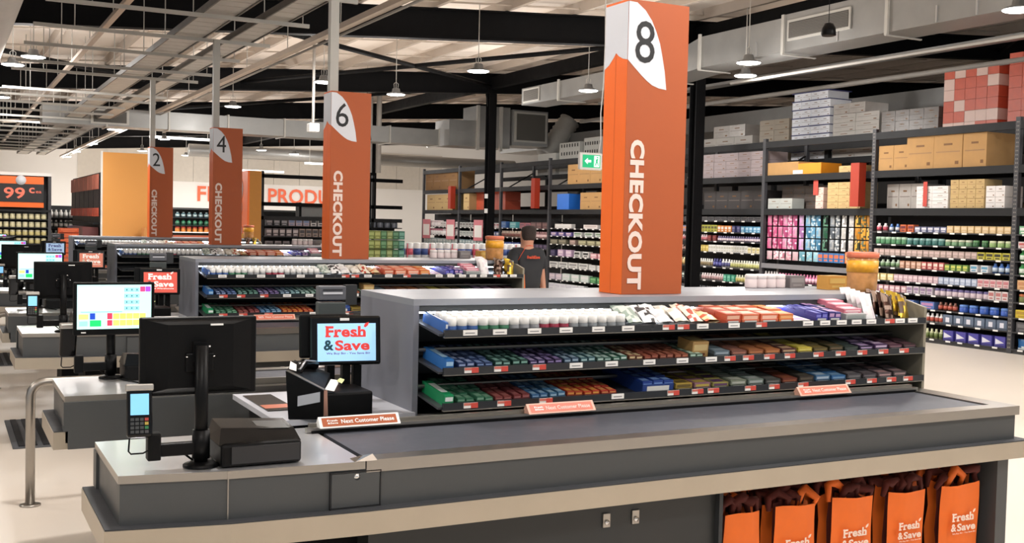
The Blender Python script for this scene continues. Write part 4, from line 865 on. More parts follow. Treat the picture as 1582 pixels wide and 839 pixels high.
for i in range(-1, 8):
    ya = Y0 + i * BAY; yb = ya + BAY
    t = thing('pallet_rack', (RX + .5, (ya + yb) / 2, 0), 'dark steel pallet rack, %s' % names[i], 'rack', 'pallet rack bays')
    p = MB()
    for xx in (RX, RX + 1.05): p.box(xx, xx + .07, ya - .04, ya + .04, 0, 3.52, RACKP)
    part(p, 'upright', t)
    if i < 2:
        p = MB()
        for zz in range(56): p.box(RX - .004, RX, ya - .018, ya - .008, .08 + zz * .061, .1 + zz * .061, mat('rack slot', (150, 146, 140), .5)).box(RX - .004, RX, ya + .008, ya + .018, .08 + zz * .061, .1 + zz * .061, mat('rack slot'))
        part(p, 'slot_row', t, kind='stuff')
    if i == 7:
        p = MB()
        for xx in (RX, RX + 1.05): p.box(xx, xx + .07, yb - .04, yb + .04, 0, 3.52, RACKP)
        part(p, 'upright', t)
    for a in range(4):
        p = MB(); z = .3 + a * .8; p.tube([(RX + .07, ya, z), (RX + 1.05, ya, z + (.6 if a % 2 else -.2) * .9)], .02, RACK, 5); part(p, 'brace', t)
    for z in beamset(i):
        for xx in (RX + .0, RX + 1.07):
            p = MB(); p.box(xx, xx + .05, ya + .04, yb - .04, z - .12, z, RACK); part(p, 'beam', t)
        if z < 3.2:
            p = MB(); p.box(RX + .05, RX + 1.07, ya + .04, yb - .04, z - .04, z - .015, RACK); part(p, 'deck', t)
    for z in SHELVES[i]:
        p = MB(); p.box(RX + .0, RX + .42, ya + .04, yb - .04, z - .02, z, mat('rack shelf', (44, 44, 47), .5)); sh = part(p, 'shelf', t)
        p = MB(); n_ = 9
        for q in range(n_):
            y = ya + .2 + q * .29 + (q % 3) * .03; p.box(RX - .004, RX, y, y + .09, z - .025, z + .0, PAPER)
        part(p, 'price_ticket', t, kind='stuff')
    p = MB(); p.box(RX + .42, RX + .44, ya + .04, yb - .04, 0, beamset(i)[0] - .12, mat('rack back panel', (26, 26, 29), .6)); part(p, 'back_panel', t)
    if i in (0, -1):
        p = MB(); p.box(RX + .02, RX + .1, ya + .04, yb - .04, 0, .05, mat('rack plinth', (60, 60, 62), .5)); part(p, 'plinth', t)
# back row of racks
for i in range(1, 8):
    ya = Y0 + (i - 1) * BAY
    t = thing('pallet_rack', (16.2, ya + 1.4, 0), 'back-row pallet rack standing behind the front racks, %s from the right' % ORD[i - 1], 'rack', 'back row racks')
    p = MB()
    for xx in (15.5, 16.6): p.box(xx, xx + .09, ya - .3, ya - .2, 0, 3.15 if i != 3 else 3.5, RACK)
    part(p, 'upright', t)
    for z in (2.3, 3.2):
        p = MB(); p.box(15.5, 15.55, ya - .2, ya + BAY - .3, z - .12, z, RACK); part(p, 'beam', t)
        p = MB(); p.box(15.55, 16.6, ya - .2, ya + BAY - .3, z - .05, z - .02, RACK); part(p, 'deck', t)

def fill_row(y_start, y_end, x, z, specs, bay, shelfname, depth_rows=1):
    """specs: list of (run length share, kind, width, height, colours..., description); left->right in the picture is high->low y"""
    tot = sum(s_[0] for s_ in specs); y = y_end
    for share, kind, w, h, c1, c2, desc in specs:
        L = (y_end - y_start) * share / tot; n_ = max(1, int(L / w)); step = L / n_
        for q in range(n_):
            yy = y - (q + .5) * step; rz = -math.pi / 2
            nm = kind
            if desc in ('violet-blue carton', 'slate blue carton'): me = m_mark(round(w * .93, 3), .12, round(h, 3), c1, (226, 228, 240), desc[0] == 'v')
            elif kind == 'carton': me = m_box(round(w * .93, 3), .12, round(h, 3), c1, c2)
            elif kind == 'bottle': me = m_bottle(round(w * .42, 3), round(h, 3), c1, c2, tuple(min(255, v + 30) for v in c1), 8)
            elif kind == 'jar': me = m_jar(round(w * .45, 3), round(h, 3), c1, c2, 8)
            elif kind == 'pouch':
                vv = (q * 5 + int(z * 10)) % 4; jj = (-26, 10, 26, -8)[vv]; me = m_pouch(round(w * .95, 3), round(h * .86, 3), .06, tuple(max(0, min(255, v + jj)) for v in c1), tuple(max(0, min(255, v - jj)) for v in c2), vv)
            inst({'carton': 'carton', 'bottle': 'bottle', 'jar': 'jar', 'pouch': 'hanging_packet'}[kind], me, (x + (.06 if kind == 'pouch' else 0) + random.uniform(0, .012), yy, z), rz=rz, cat='packet' if kind == 'pouch' else kind,
                 label='%s %s from left, %s, %s' % (ORD[q], desc, shelfname, bay), group='%s, %s, %s' % (desc, shelfname, bay))
        y -= L
W_ = (232, 230, 226)
def bayfill(i, rows, zs, names_z, y_end=None, y_start=None):
    ya = Y0 + i * BAY + .06; yb = Y0 + (i + 1) * BAY - .06
    for z, r, nz in zip(zs, rows, names_z): fill_row(y_start or ya, y_end or yb, RX + .02, z, r, names[i], nz)
NZ9 = ['lowest shelf', 'second shelf up', 'third shelf up', 'fourth shelf up', 'fifth shelf up', 'sixth shelf up', 'seventh shelf up', 'eighth shelf up', 'highest shelf']
B0 = [
    [(1.2, 'bottle', .1, .19, (206, 74, 56), (236, 210, 200), 'tall red pale-capped bottle'), (.7, 'bottle', .09, .17, (225, 222, 218), (170, 60, 60), 'white red-labelled bottle'), (.6, 'bottle', .08, .16, (196, 200, 150), (110, 130, 60), 'green labelled bottle'), (2, 'carton', .2, .16, (72, 66, 170), (196, 200, 236), 'violet-blue carton')],
    [(1, 'jar', .09, .1, (110, 60, 50), (80, 100, 60), 'small brown jar'), (.9, 'carton', .1, .12, (196, 56, 50), (236, 220, 215), 'red and white carton'), (.6, 'bottle', .08, .15, (236, 232, 230), (196, 80, 60), 'white cap bottle'), (2, 'carton', .19, .15, (96, 114, 140), (200, 216, 230), 'slate blue carton')],
    [(.9, 'carton', .15, .13, (206, 60, 62), (236, 230, 228), 'red and white carton'), (1.3, 'carton', .3, .12, (80, 120, 196), (190, 130, 180), 'long light blue carton'), (.6, 'bottle', .09, .13, (120, 66, 50), (200, 90, 70), 'brown bottle'), (1.5, 'jar', .16, .12, (50, 96, 200), (90, 140, 226), 'bright blue tub')],
    [(1.2, 'carton', .11, .11, (206, 150, 160), (236, 214, 218), 'pink jar carton'), (.9, 'carton', .12, .12, (206, 196, 206), (150, 120, 160), 'lilac carton'), (1.7, 'jar', .115, .12, (216, 196, 206), (110, 100, 160), 'pale lilac tub'), (.6, 'carton', .11, .14, (226, 214, 214), (190, 110, 110), 'white and pink carton')],
    [(.8, 'carton', .13, .11, (236, 214, 140), (246, 236, 200), 'pale yellow carton'), (1.6, 'carton', .1, .11, (206, 170, 180), (230, 205, 212), 'dusty pink carton'), (1.3, 'carton', .1, .11, (170, 184, 214), (206, 216, 235), 'pale blue carton'), (1, 'carton', .11, .12, (226, 196, 196), (206, 120, 130), 'white and rose carton')],
    [(1, 'bottle', .1, .13, (196, 214, 190), (120, 160, 110), 'pale green bottle'), (.8, 'carton', .1, .12, (196, 140, 110), (226, 190, 170), 'tan carton'), (.8, 'carton', .1, .12, (206, 90, 90), (236, 216, 200), 'red and green carton'), (.8, 'carton', .1, .1, (110, 156, 70), (214, 216, 90), 'green and yellow carton'), (.7, 'carton', .14, .11, (226, 226, 228), (90, 160, 196), 'white and cyan carton'), (.6, 'bottle', .1, .15, (70, 120, 206), (200, 220, 240), 'blue bottle')],
    [(3.2, 'carton', .115, .11, (180, 156, 146), (214, 186, 180), 'taupe-pink carton'), (.9, 'carton', .14, .11, (206, 196, 60), (60, 56, 40), 'yellow and black carton')],
    [(1.3, 'jar', .11, .12, (86, 156, 104), (190, 226, 196), 'green jar'), (1.5, 'jar', .12, .11, (60, 126, 120), (150, 200, 196), 'teal jar'), (1, 'jar', .12, .1, (120, 166, 120), (220, 226, 196), 'sage jar'), (.6, 'jar', .11, .1, (50, 110, 60), (110, 170, 110), 'dark green jar'), (.8, 'jar', .12, .1, (150, 190, 110), (226, 236, 190), 'lime jar')],
    [(.5, 'bottle', .1, .14, (236, 214, 214), (206, 70, 90), 'white and pink bottle'), (.5, 'bottle', .09, .13, (70, 120, 196), (220, 226, 236), 'blue and white bottle'), (.6, 'carton', .13, .12, (226, 104, 50), (120, 40, 50), 'orange carton'), (1.2, 'carton', .12, .09, (110, 116, 156), (226, 226, 234), 'grey-blue carton'), (2.2, 'carton', .12, .11, (226, 190, 130), (240, 214, 170), 'peach-yellow carton')]]
bayfill(0, B0, SHELVES[0], NZ9)
BR = [[(1, 'pouch', .3, .18, (60, 130, 206), (220, 230, 240), 'blue and white packet')], [(1, 'carton', .3, .15, (70, 70, 76), (110, 110, 114), 'dark carton')], [(1, 'carton', .22, .12, (226, 196, 40), (190, 150, 40), 'yellow carton')], [(1, 'jar', .14, .13, (120, 130, 70), (206, 110, 60), 'olive jar')], [(1, 'carton', .2, .14, (226, 176, 120), (206, 140, 90), 'apricot carton')], [(1, 'bottle', .12, .16, (70, 170, 90), (220, 236, 220), 'green bottle')], [(1, 'bottle', .12, .16, (60, 156, 80), (220, 236, 220), 'leaf green bottle')], [(1, 'carton', .16, .1, (226, 214, 214), (206, 100, 100), 'white and red carton')], [(1, 'carton', .14, .12, (120, 190, 140), (236, 236, 230), 'mint carton')]]
bayfill(-1, BR, SHELVES[-1], NZ9, y_end=Y0 - .06, y_start=Y0 - .75)
# bay 1: hanging packets above, bottles below
PK = [(196, 74, 130), (206, 96, 150), (214, 120, 170), (206, 84, 140), (190, 120, 180)]
def hang(i, z, runs, nz): fill_row(Y0 + i * BAY + .06, Y0 + (i + 1) * BAY - .06, RX + .02, z, runs, names[i], nz)
for r, (z, nz) in enumerate(((1.85, 'top hook row'), (1.63, 'second hook row'), (1.41, 'third hook row'))):
    hang(1, z, [(1, 'pouch', .13, .23, (206, 70, 126), (232, 150, 180), 'magenta packet'), (.9, 'pouch', .13, .23, (214, 96, 150), (240, 190, 210), 'pink packet'), (.5, 'pouch', .13, .23, (190, 130, 196), (226, 196, 226), 'lilac packet'), (.9, 'pouch', .13, .23, (84, 150, 190), (190, 216, 230), 'blue packet'), (.5, 'pouch', .13, .23, (60, 120, 90), (40, 60, 56), 'dark green packet'), (.6, 'pouch', .12, .23, (110, 120, 130), (200, 204, 206), 'grey packet'), (.8, 'pouch', .12, .23, (226, 224, 220), (190, 190, 190), 'white packet'), (.9, 'pouch', .13, .23, (236, 160, 40), (90, 100, 70), 'amber packet')], nz)
hang(1, 1.2, [(1.6, 'pouch', .16, .19, (240, 206, 214), (220, 140, 160), 'pale pink packet'), (1, 'pouch', .16, .2, (120, 186, 206), (200, 226, 230), 'light blue packet'), (1.2, 'carton', .13, .17, (50, 120, 190), (236, 110, 60), 'blue and orange carton'), (1, 'carton', .14, .2, (236, 120, 60), (250, 180, 110), 'orange carton')], 'fourth hook row')
hang(1, .781, [(.7, 'bottle', .08, .19, (240, 224, 224), (220, 130, 150), 'white pink-labelled bottle'), (2, 'bottle', .08, .17, (226, 110, 160), (240, 190, 210), 'pink bottle'), (2, 'bottle', .09, .13, (110, 110, 200), (226, 226, 240), 'blue bottle')], 'bottle shelf')
hang(1, .561, [(2, 'bottle', .08, .16, (150, 150, 156), (220, 220, 224), 'grey bottle'), (2, 'bottle', .08, .16, (216, 214, 210), (170, 90, 100), 'white bottle')], 'lower bottle shelf')
p = MB(); p.box(RX - .02, RX + .02, Y0 + BAY + .04, Y0 + 2 * BAY - .04, 1.03, 1.12, mat('pale shelf edge', (120, 120, 124), .4)); tag(p.obj('shelf_edging'), 'pale grey metal edging below the hanging packets', 'shelf edge')
# bay 2
B2 = [[(1, 'bottle', .08, .13, (60, 60, 64), (206, 206, 206), 'black and white bottle'), (1, 'bottle', .07, .14, (226, 226, 224), (90, 90, 94), 'white bottle')],
      [(1, 'bottle', .07, .12, (70, 70, 74), (210, 210, 210), 'dark bottle'), (1, 'bottle', .075, .14, (226, 226, 222), (70, 70, 74), 'white dark-labelled bottle')],
      [(.9, 'carton', .09, .13, (40, 44, 46), (206, 226, 216), 'black and mint carton'), (.8, 'bottle', .08, .14, (226, 206, 206), (190, 150, 150), 'pale pink bottle'), (.4, 'carton', .1, .14, (60, 166, 130), (120, 206, 176), 'jade carton'), (.8, 'bottle', .075, .15, (232, 230, 190), (220, 206, 110), 'cream bottle')],
      [(1, 'bottle', .08, .16, (240, 214, 160), (226, 190, 120), 'yellow-cream bottle'), (.7, 'bottle', .07, .16, (226, 224, 214), (150, 130, 90), 'ivory bottle'), (.4, 'bottle', .09, .17, (50, 50, 120), (90, 90, 170), 'navy bottle'), (.4, 'bottle', .08, .17, (232, 232, 232), (90, 90, 150), 'white and navy bottle'), (1.3, 'bottle', .075, .16, (236, 234, 206), (206, 206, 120), 'lemon-labelled white bottle')],
      [(.4, 'bottle', .08, .12, (150, 120, 110), (206, 170, 160), 'brown bottle'), (.5, 'bottle', .07, .14, (226, 150, 130), (240, 190, 170), 'salmon bottle'), (.5, 'carton', .09, .13, (206, 176, 70), (236, 214, 120), 'mustard carton'), (1.6, 'carton', .08, .14, (236, 236, 232), (196, 196, 180), 'white carton'), (.5, 'carton', .1, .12, (240, 232, 200), (206, 190, 110), 'cream carton')],
      [(1.2, 'bottle', .07, .13, (226, 196, 200), (206, 110, 120), 'pink and white bottle'), (.4, 'carton', .12, .12, (110, 40, 40), (150, 60, 60), 'dark red carton'), (1.6, 'bottle', .07, .11, (120, 110, 150), (236, 216, 226), 'purple and white bottle')],
      [(.6, 'carton', .1, .12, (140, 150, 196), (236, 150, 80), 'blue and orange carton'), (.5, 'carton', .1, .13, (236, 150, 60), (240, 196, 130), 'orange carton'), (.7, 'carton', .1, .14, (190, 190, 60), (90, 84, 50), 'lime and brown carton'), (.6, 'carton', .1, .13, (240, 140, 50), (226, 226, 220), 'orange and white carton'), (.4, 'carton', .1, .13, (50, 54, 110), (110, 110, 160), 'indigo carton'), (.8, 'carton', .11, .12, (80, 160, 206), (180, 216, 236), 'cyan carton')],
      [(1, 'carton', .2, .08, (90, 90, 94), (50, 50, 54), 'dark grey carton')]]
bayfill(2, B2, SHELVES[2], NZ9, y_start=Y0 + 2 * BAY + .06)
B4 = [[(2, 'carton', .3, .16, (226, 228, 236), (206, 206, 220), 'long white carton'), (1, 'carton', .26, .13, (232, 232, 230), (190, 190, 200), 'white carton')],
      [(.8, 'carton', .3, .15, (206, 190, 206), (226, 206, 214), 'pale lilac carton'), (1.6, 'carton', .4, .17, (206, 222, 214), (226, 226, 226), 'pale mint carton'), (.8, 'carton', .3, .15, (50, 130, 70), (120, 190, 120), 'green carton')],
      [(2.4, 'carton', .45, .14, (226, 226, 222), (150, 150, 150), 'long white roll box'), (.9, 'carton', .3, .12, (232, 230, 228), (206, 206, 206), 'white box')],
      [(.4, 'carton', .25, .16, (60, 50, 90), (90, 80, 120), 'dark violet carton'), (.9, 'carton', .3, .17, (206, 170, 206), (236, 214, 226), 'lilac carton'), (.9, 'carton', .3, .15, (226, 226, 224), (60, 60, 60), 'black-printed white carton'), (.7, 'carton', .3, .12, (226, 150, 160), (240, 210, 214), 'pink carton')],
      [(1, 'carton', .4, .12, (110, 104, 84), (150, 144, 120), 'khaki roll box'), (.6, 'carton', .3, .12, (150, 126, 116), (190, 160, 150), 'mauve-brown box'), (1.4, 'carton', .4, .12, (140, 134, 100), (190, 186, 140), 'olive roll box')],
      [(1, 'carton', .3, .1, (110, 96, 170), (226, 196, 206), 'purple and pink carton'), (1.3, 'carton', .4, .11, (214, 216, 214), (120, 150, 120), 'pale roll box')],
      [(1, 'carton', .9, .11, (230, 226, 222), (240, 240, 238), 'long cream roll box'), (1, 'carton', .7, .1, (236, 226, 222), (206, 190, 186), 'white roll box')]]
bayfill(4, B4, SHELVES[4], NZ9)
B5 = [[(1, 'carton', .3, .14, (50, 70, 150), (110, 120, 190), 'dark blue pack'), (1, 'carton', .3, .12, (60, 60, 100), (110, 110, 150), 'indigo pack')],
      [(.7, 'carton', .2, .14, (50, 80, 170), (110, 140, 206), 'blue pack'), (1, 'carton', .2, .12, (70, 60, 90), (110, 90, 120), 'dusk purple pack')],
      [(2, 'bottle', .1, .18, (226, 196, 176), (150, 90, 80), 'cream and brown bottle'), (1.2, 'bottle', .1, .18, (170, 120, 120), (226, 190, 190), 'rose bottle')],
      [(.4, 'carton', .3, .18, (60, 110, 190), (110, 150, 206), 'blue carton'), (1, 'carton', .4, .17, (90, 190, 200), (150, 214, 220), 'turquoise carton'), (.8, 'carton', .3, .15, (190, 110, 120), (140, 80, 100), 'rose carton'), (1.2, 'carton', .3, .17, (100, 70, 70), (140, 100, 96), 'brown carton')]]
bayfill(5, B5, SHELVES[5], NZ9)
B6 = [[(1, 'bottle', .14, .2, (190, 190, 186), (110, 140, 140), 'pale grey bottle')], [(1, 'carton', .2, .17, (120, 150, 160), (190, 206, 206), 'blue-grey carton')], [(1.5, 'carton', .22, .15, (200, 206, 202), (150, 160, 156), 'pale mint carton'), (1, 'carton', .2, .16, (70, 90, 150), (206, 206, 220), 'blue carton')], [(1, 'carton', .2, .15, (196, 200, 196), (120, 110, 110), 'pale carton'), (.6, 'carton', .2, .15, (226, 226, 226), (190, 110, 120), 'white and rose carton')]]
B7 = [[(1, 'carton', .2, .2, (120, 160, 160), (190, 206, 206), 'blue-green carton')], [(1, 'carton', .22, .17, (150, 170, 170), (200, 206, 206), 'grey-green carton')], [(1.2, 'jar', .16, .2, (230, 226, 226), (190, 110, 130), 'white pink-labelled tub'), (1, 'jar', .16, .2, (236, 232, 232), (206, 190, 196), 'white tub')], [(1, 'jar', .18, .2, (230, 220, 222), (226, 206, 210), 'pale pink tub'), (1, 'carton', .2, .16, (236, 232, 230), (190, 180, 180), 'white carton')]]
bayfill(6, B6, SHELVES[6], NZ9); bayfill(7, B7, SHELVES[7], NZ9)
# hanging price posters on the two far bays
for x_, y_, z_, lab in ((14.139, 32.9, 1.25, 'leftmost'), (14.139, 31.0, 1.25, 'middle'), (14.139, 29.0, 1.25, 'rightmost')):
    t = thing('price_poster', (x_, y_, z_), 'pink and white price poster on the far rack, %s of the three' % lab, 'poster', 'price posters on the far racks')
    p = MB(); p.box(x_, x_ + .01, y_, y_ + .62, z_, z_ + .62, mat('poster pink', (206, 120, 130), .5)); part(p, 'board', t)
    p = MB(); p.box(x_ - .004, x_, y_ + .06, y_ + .56, z_ + .1, z_ + .46, PAPER); part(p, 'price_card', t)
# ---- cartons on the upper levels
def carton(x, y, z, w, d, h, m, label, group, tape=True, cat='carton', name='storage_carton'):
    """w along y, d along x; y is the low-y edge"""
    key = ('C', round(w, 3), round(d, 3), round(h, 3), m.name, tape)
    if key not in MC:
        p = MB(); p.box(0, d, 0, w, 0, h, m)
        if tape:
            p.box(-.002, 0, w * .08, w * .92, h * .47, h * .50, TAPE if 'cardboard' in m.name else mat('print bar', (120, 110, 104), .6)); p.box(-.002, 0, w * .35, w * .65, h * .68, h * .74, mat('carton print', (120, 84, 50), .7)); p.box(-.002, 0, w * .12, w * .24, h * .1, h * .2, mat('carton print'))
            p.box(-.002, d, w * .47, w * .53, h, h + .002, TAPE)
        MC[key] = p.mesh('carton')
    o = inst(name, MC[key], (x, y, z), cat=cat, label=label, group=group); return o
def stack(x, y0, z0, ny, nz, w, h, d, m, desc, grp, tape=True, nx=1, gap=.006, name='storage_carton'):
    for kz in range(nz):
        for ky in range(ny):
            for kx in range(nx):
                mm = m if not isinstance(m, list) else m[(kz * 5 + ky * 3 + kx * 2 + (kz * ky) % 3) % len(m)]
                pos = '%s layer, %s from the left' % ({0: 'bottom', nz - 1: 'top'}.get(kz, ORD[kz]) if nz > 1 else 'single', ORD[ny - 1 - ky]) + (', back' if kx else '')
                carton(x + kx * (d + gap) + random.uniform(0, .006), y0 + ky * w, z0 + kz * h, w - gap, d, h - .004, mm, '%s, %s' % (desc, pos), grp, tape, name=name)
Z1, Z2, Z3 = 2.77, 2.14, 3.43
stack(RX + .05, 13.12, 2.812, 2, 1, .33, .42, .5, CART, 'small brown carton on the rightmost full bay', 'small brown cartons')
stack(RX + .05, 12.05, 2.812, 2, 1, .56, .53, .7, CART, 'large brown carton on the rightmost full bay', 'large brown cartons')
stack(RX + .05, 11.60, 2.812, 1, 1, .44, .53, .7, CART, 'large brown carton nearest the right upright', 'large brown cartons')
stack(RX + .06, 11.25, 2.172, 2, 2, .17, .17, .4, mat('white carton', (226, 222, 220), .6), 'small white and red carton, middle level rightmost bay', 'small white cartons')
stack(RX + .06, 11.62, 2.172, 4, 3, .16, .15, .4, mat('buff cardboard', (196, 168, 118), .8), 'buff carton, middle level rightmost bay', 'buff cartons')
stack(RX + .06, 12.30, 2.172, 2, 3, .32, .12, .4, mat('white carton'), 'long white carton, middle level rightmost bay', 'long white cartons')
stack(RX + .26, 12.98, 2.172, 3, 1, .26, .42, .5, WRAP, 'grey wrapped carton, middle level rightmost bay', 'grey wrapped cartons')
carton(RX + .05, 10.2, 2.172, .7, .6, .36, CART, 'brown carton at the right edge, middle level', 'brown cartons at the edge')
p = MB(); p.box(RX + .04, RX + .045, 12.70, 12.78, 2.2, 2.6, RED); tag(p.obj('red_tag'), 'narrow red strip hanging before long white cartons', 'tag')
p = MB(); p.box(RX + .04, RX + .045, 15.2, 15.32, 2.42, 2.69, RED); tag(p.obj('red_tag'), 'short red strip in the second bay from the right', 'tag')
# bay 1 (y 13.84..16.66)
carton(RX + .05, 15.75, 2.812, .85, .6, .24, CART, 'wide low brown carton beside an orange carton', 'low cartons', False)
carton(RX + .05, 15.15, 2.812, .60, .5, .20, mat('orange carton', (232, 146, 30), .5), 'small bright orange carton', 'low cartons', False)
p = MB(); p.box(RX + .04, RX + .048, 15.62, 15.88, 2.82, 2.89, PAPER); tag(p.obj('white_label'), 'white paper label before the orange carton', 'label')
stack(RX + .06, 14.17, 2.172, 3, 4, .27, .118, .4, mat('buff cardboard'), 'buff carton, second bay from the right lower level', 'buff cartons second bay')
stack(RX + .06, 14.12, 2.812, 2, 1, .30, .12, .4, mat('buff cardboard'), 'buff carton, second bay upper level', 'buff cartons second bay')
stack(RX + .1, 15.5, 2.172, 4, 3, .27, .15, .1, mat('shaded brown carton', (92, 84, 80), .6), 'dim brown carton behind, second bay lower level', 'dim brown cartons', nx=1) if 0 else None
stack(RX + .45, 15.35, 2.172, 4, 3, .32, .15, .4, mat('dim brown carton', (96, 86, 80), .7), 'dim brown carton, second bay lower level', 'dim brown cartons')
stack(RX + .06, 15.08, 2.172, 1, 3, .2, .13, .3, mat('white red carton', (228, 196, 184), .4), 'small white and pink carton, second bay lower level', 'small pink cartons')
stack(RX + .06, 15.9, 2.172, 2, 1, .34, .2, .3, mat('grey printed carton', (176, 180, 176), .6), 'grey printed carton, second bay lower level', 'grey printed cartons')
# back row pallets
WB = mat('white printed carton', (240, 243, 250), .5, var=.05); NV = mat('navy strap', (50, 56, 110), .5)
for kz in range(8):
    ny = 4; w = .27; off = .06 * (kz == 7)
    for ky in range(ny):
        carton(15.56 + random.uniform(0, .02), 16.42 + off + ky * w * (1 if kz < 7 else .9), 3.21 + kz * .17, w * (1 if kz < 7 else .9) - .006, .55, .15, WB, 'white printed carton, tall pallet, %s layer up, %s from left' % (ORD[kz], ORD[ny - 1 - ky]), 'white cartons on the tall pallet', True)
    p = MB(); p.box(15.55, 16.14, 16.42, 17.5, 3.21 + kz * .17 + .15, 3.21 + kz * .17 + .168, NV); tag(p.obj('pallet_sheet'), 'navy divider sheet above the %s layer of the white carton pallet' % ORD[kz], 'sheet', 'navy divider sheets')
stack(15.58, 15.5, 4.052, 2, 1, .42, .2, .6, WRAP, 'wrapped grey carton atop the pale pallet', 'wrapped top cartons')
stack(15.58, 15.14, 3.21, 2, 5, .6, .168, .8, mat('grey wrapped carton', (186, 182, 176), .4, var=.12, scale=5), 'pale grey wrapped carton right of the white pallet', 'pale wrapped cartons')
stack(15.58, 17.6, 3.21, 2, 4, .46, .22, .8, mat('beige wrapped carton', (156, 144, 126), .35, var=.14, scale=5), 'beige wrapped carton left of the white pallet', 'beige wrapped cartons')
stack(15.58, 13.76, 3.21, 4, 4, .33, .2, .8, mat('dark wrapped goods', (112, 104, 98), .25, var=.4, scale=8), 'dark wrapped carton left of the red pallet', 'dark wrapped cartons')
stack(15.58, 18.75, 3.21, 3, 2, .62, .3, .8, mat('grey wrapped carton'), 'grey wrapped carton behind the bay right of sign eight', 'grey cartons back row')
stack(15.58, 19.0, 3.81, 2, 1, .55, .26, .7, WRAP, 'clear wrapped carton atop the grey row', 'clear wrapped cartons')
RB = mat('red printed carton', (206, 92, 66), .4, var=.14, scale=12); RW = mat('white red carton', (228, 196, 184), .4, var=.1, scale=12)
stack(15.58, 12.54, 3.5, 5, 6, .225, .19, .8, [RB, RB, RW, RB, RB, RW, RW], 'red and white printed carton on the wrapped pallet', 'red cartons, left pallet', False)
stack(15.58, 11.1, 3.42, 5, 7, .25, .19, .8, [RB, RW, RB, RB, RB], 'red printed carton on the pallet at the right edge', 'red cartons, right pallet', False)
stack(RX + .08, 16.76, 2.812, 5, 3, .39, .165, .6, mat('mauve wrapped carton', (150, 138, 140), .4, var=.15, scale=5), 'mauve wrapped carton in the bay right of sign eight', 'mauve wrapped cartons')
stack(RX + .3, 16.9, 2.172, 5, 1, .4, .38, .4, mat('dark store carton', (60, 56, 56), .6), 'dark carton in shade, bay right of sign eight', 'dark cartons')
# far bays
stack(RX + .05, 22.6, 2.812, 3, 1, .55, .5, .6, CART, 'brown carton above, bay left of sign eight', 'brown cartons left of sign eight')
stack(RX + .05, 22.6, 2.172, 2, 1, .5, .42, .6, CART, 'brown carton, lower level, bay left of sign eight', 'brown cartons left of sign eight')
o = carton(RX + .02, 24.1, 2.172, .6, .5, .4, mat('blue pack', (40, 110, 206), .35), 'blue plastic wrapped pack, bay left of sign eight', 'blue packs', False)
for yy, zz, ww, hh in ((24.72, 3.6, .9, .64), (25.85, 3.45, 1.1, .72), (27.15, 3.36, 1.05, .56)):
    cr = carton(15.5, yy, 3.205, ww, .6, zz - .1 + hh - 3.205, mat('dotted white carton', (206, 208, 204), .6), 'white perforated crate behind the exit sign, %s' % ('right' if yy < 25 else 'middle' if yy < 26 else 'left'), 'white perforated crates', False)
    p = MB()
    for a in range(7):
        for b2 in range(3): p.box(15.49, 15.497, yy + .08 + a * ww / 7.6, yy + .12 + a * ww / 7.6, 3.5 + b2 * .22, 3.59 + b2 * .22, INK) if 3.6 + b2 * .22 < zz - .1 + hh else None
    o = p.obj('crate_holes', cr); o['kind'] = 'stuff'
stack(RX + .3, 28.2, 2.172, 4, 2, .5, .27, .5, RB, 'red carton behind the middle column', 'red cartons far bay', False)
stack(RX + .05, 31.3, 2.172, 3, 1, .68, .5, .6, mat('buff cardboard'), 'wide buff carton, farthest bay', 'buff cartons farthest bay')
stack(RX + .05, 31.0, 2.812, 4, 1, .62, .6, .6, CARTD, 'dark brown carton, farthest bay top level', 'dark brown cartons farthest bay')
carton(RX + .05, 30.1, 2.172, .4, .5, .5, mat('buff cardboard'), 'narrow buff carton beside the middle column', 'buff cartons farthest bay')
# orange-red aisle blades
for y, z0_, z1_, lab in ((14.0, 2.2, 2.95, 'right of the buff cartons'), (25.6, 2.2, 3.0, 'left of sign eight'), (31.0, 2.2, 2.9, 'on the farthest bay')):
    t = thing('aisle_marker', (RX - .1, y, z0_), 'orange-red vertical aisle marker on the rack, %s' % lab, 'sign', 'aisle markers')
    p = MB(); p.box(RX - .16, RX + .0, y, y + .2, z0_, z1_, mat('marker orange', (160, 48, 24), .5)); part(p, 'board', t)

# ============================================================ far aisles
# open rack across, before the rear wall
t = thing('pallet_rack', (11.5, 35.2, 0), 'open black rack crossing before the PRODUCE wall', 'rack')
for x in (9.15, 11.6, 12.9):
    p = MB(); p.box(x, x + .08, 35, 35.1, 0, 3.3, RACK).box(x, x + .08, 36, 36.1, 0, 3.3, RACK); part(p, 'upright', t)
for z in (1.85, 2.3, 3.2):
    p = MB(); p.box(9.15, 14.0, 35, 35.06, z - .12, z, BLACKM if z > 2 else RACK); part(p, 'beam', t)
for z in (.3, .75, 1.2, 1.55):
    p = MB(); p.box(9.15, 14.0, 35.0, 35.7, z - .03, z, RACK); part(p, 'shelf', t)
p = MB(); p.box(9.15, 14.0, 35.7, 35.74, 0, 1.8, mat('rack back panel')); part(p, 'back_panel', t)
def fill_x(x0, x1, y, z, specs, where):
    tot = sum(s_[0] for s_ in specs); x = x0
    for share, kind, w, h, c1, c2, desc in specs:
        L = (x1 - x0) * share / tot; n_ = max(1, int(L / w)); st = L / n_
        for q in range(n_):
            me = m_box(round(w * .93, 3), .2, round(h, 3), c1, c2) if kind == 'carton' else (m_jar(round(w * .45, 3), round(h, 3), c1, c2, 8) if kind == 'jar' else m_bottle(round(w * .42, 3), round(h, 3), c1, c2, c2, 8))
            inst(kind, me, (x + (q + .5) * st, y, z), cat=kind, label='%s %s from left, %s' % (ORD[q], desc, where), group='%s, %s' % (desc, where))
        x += L
K1, K2 = (60, 58, 64), (150, 150, 156)
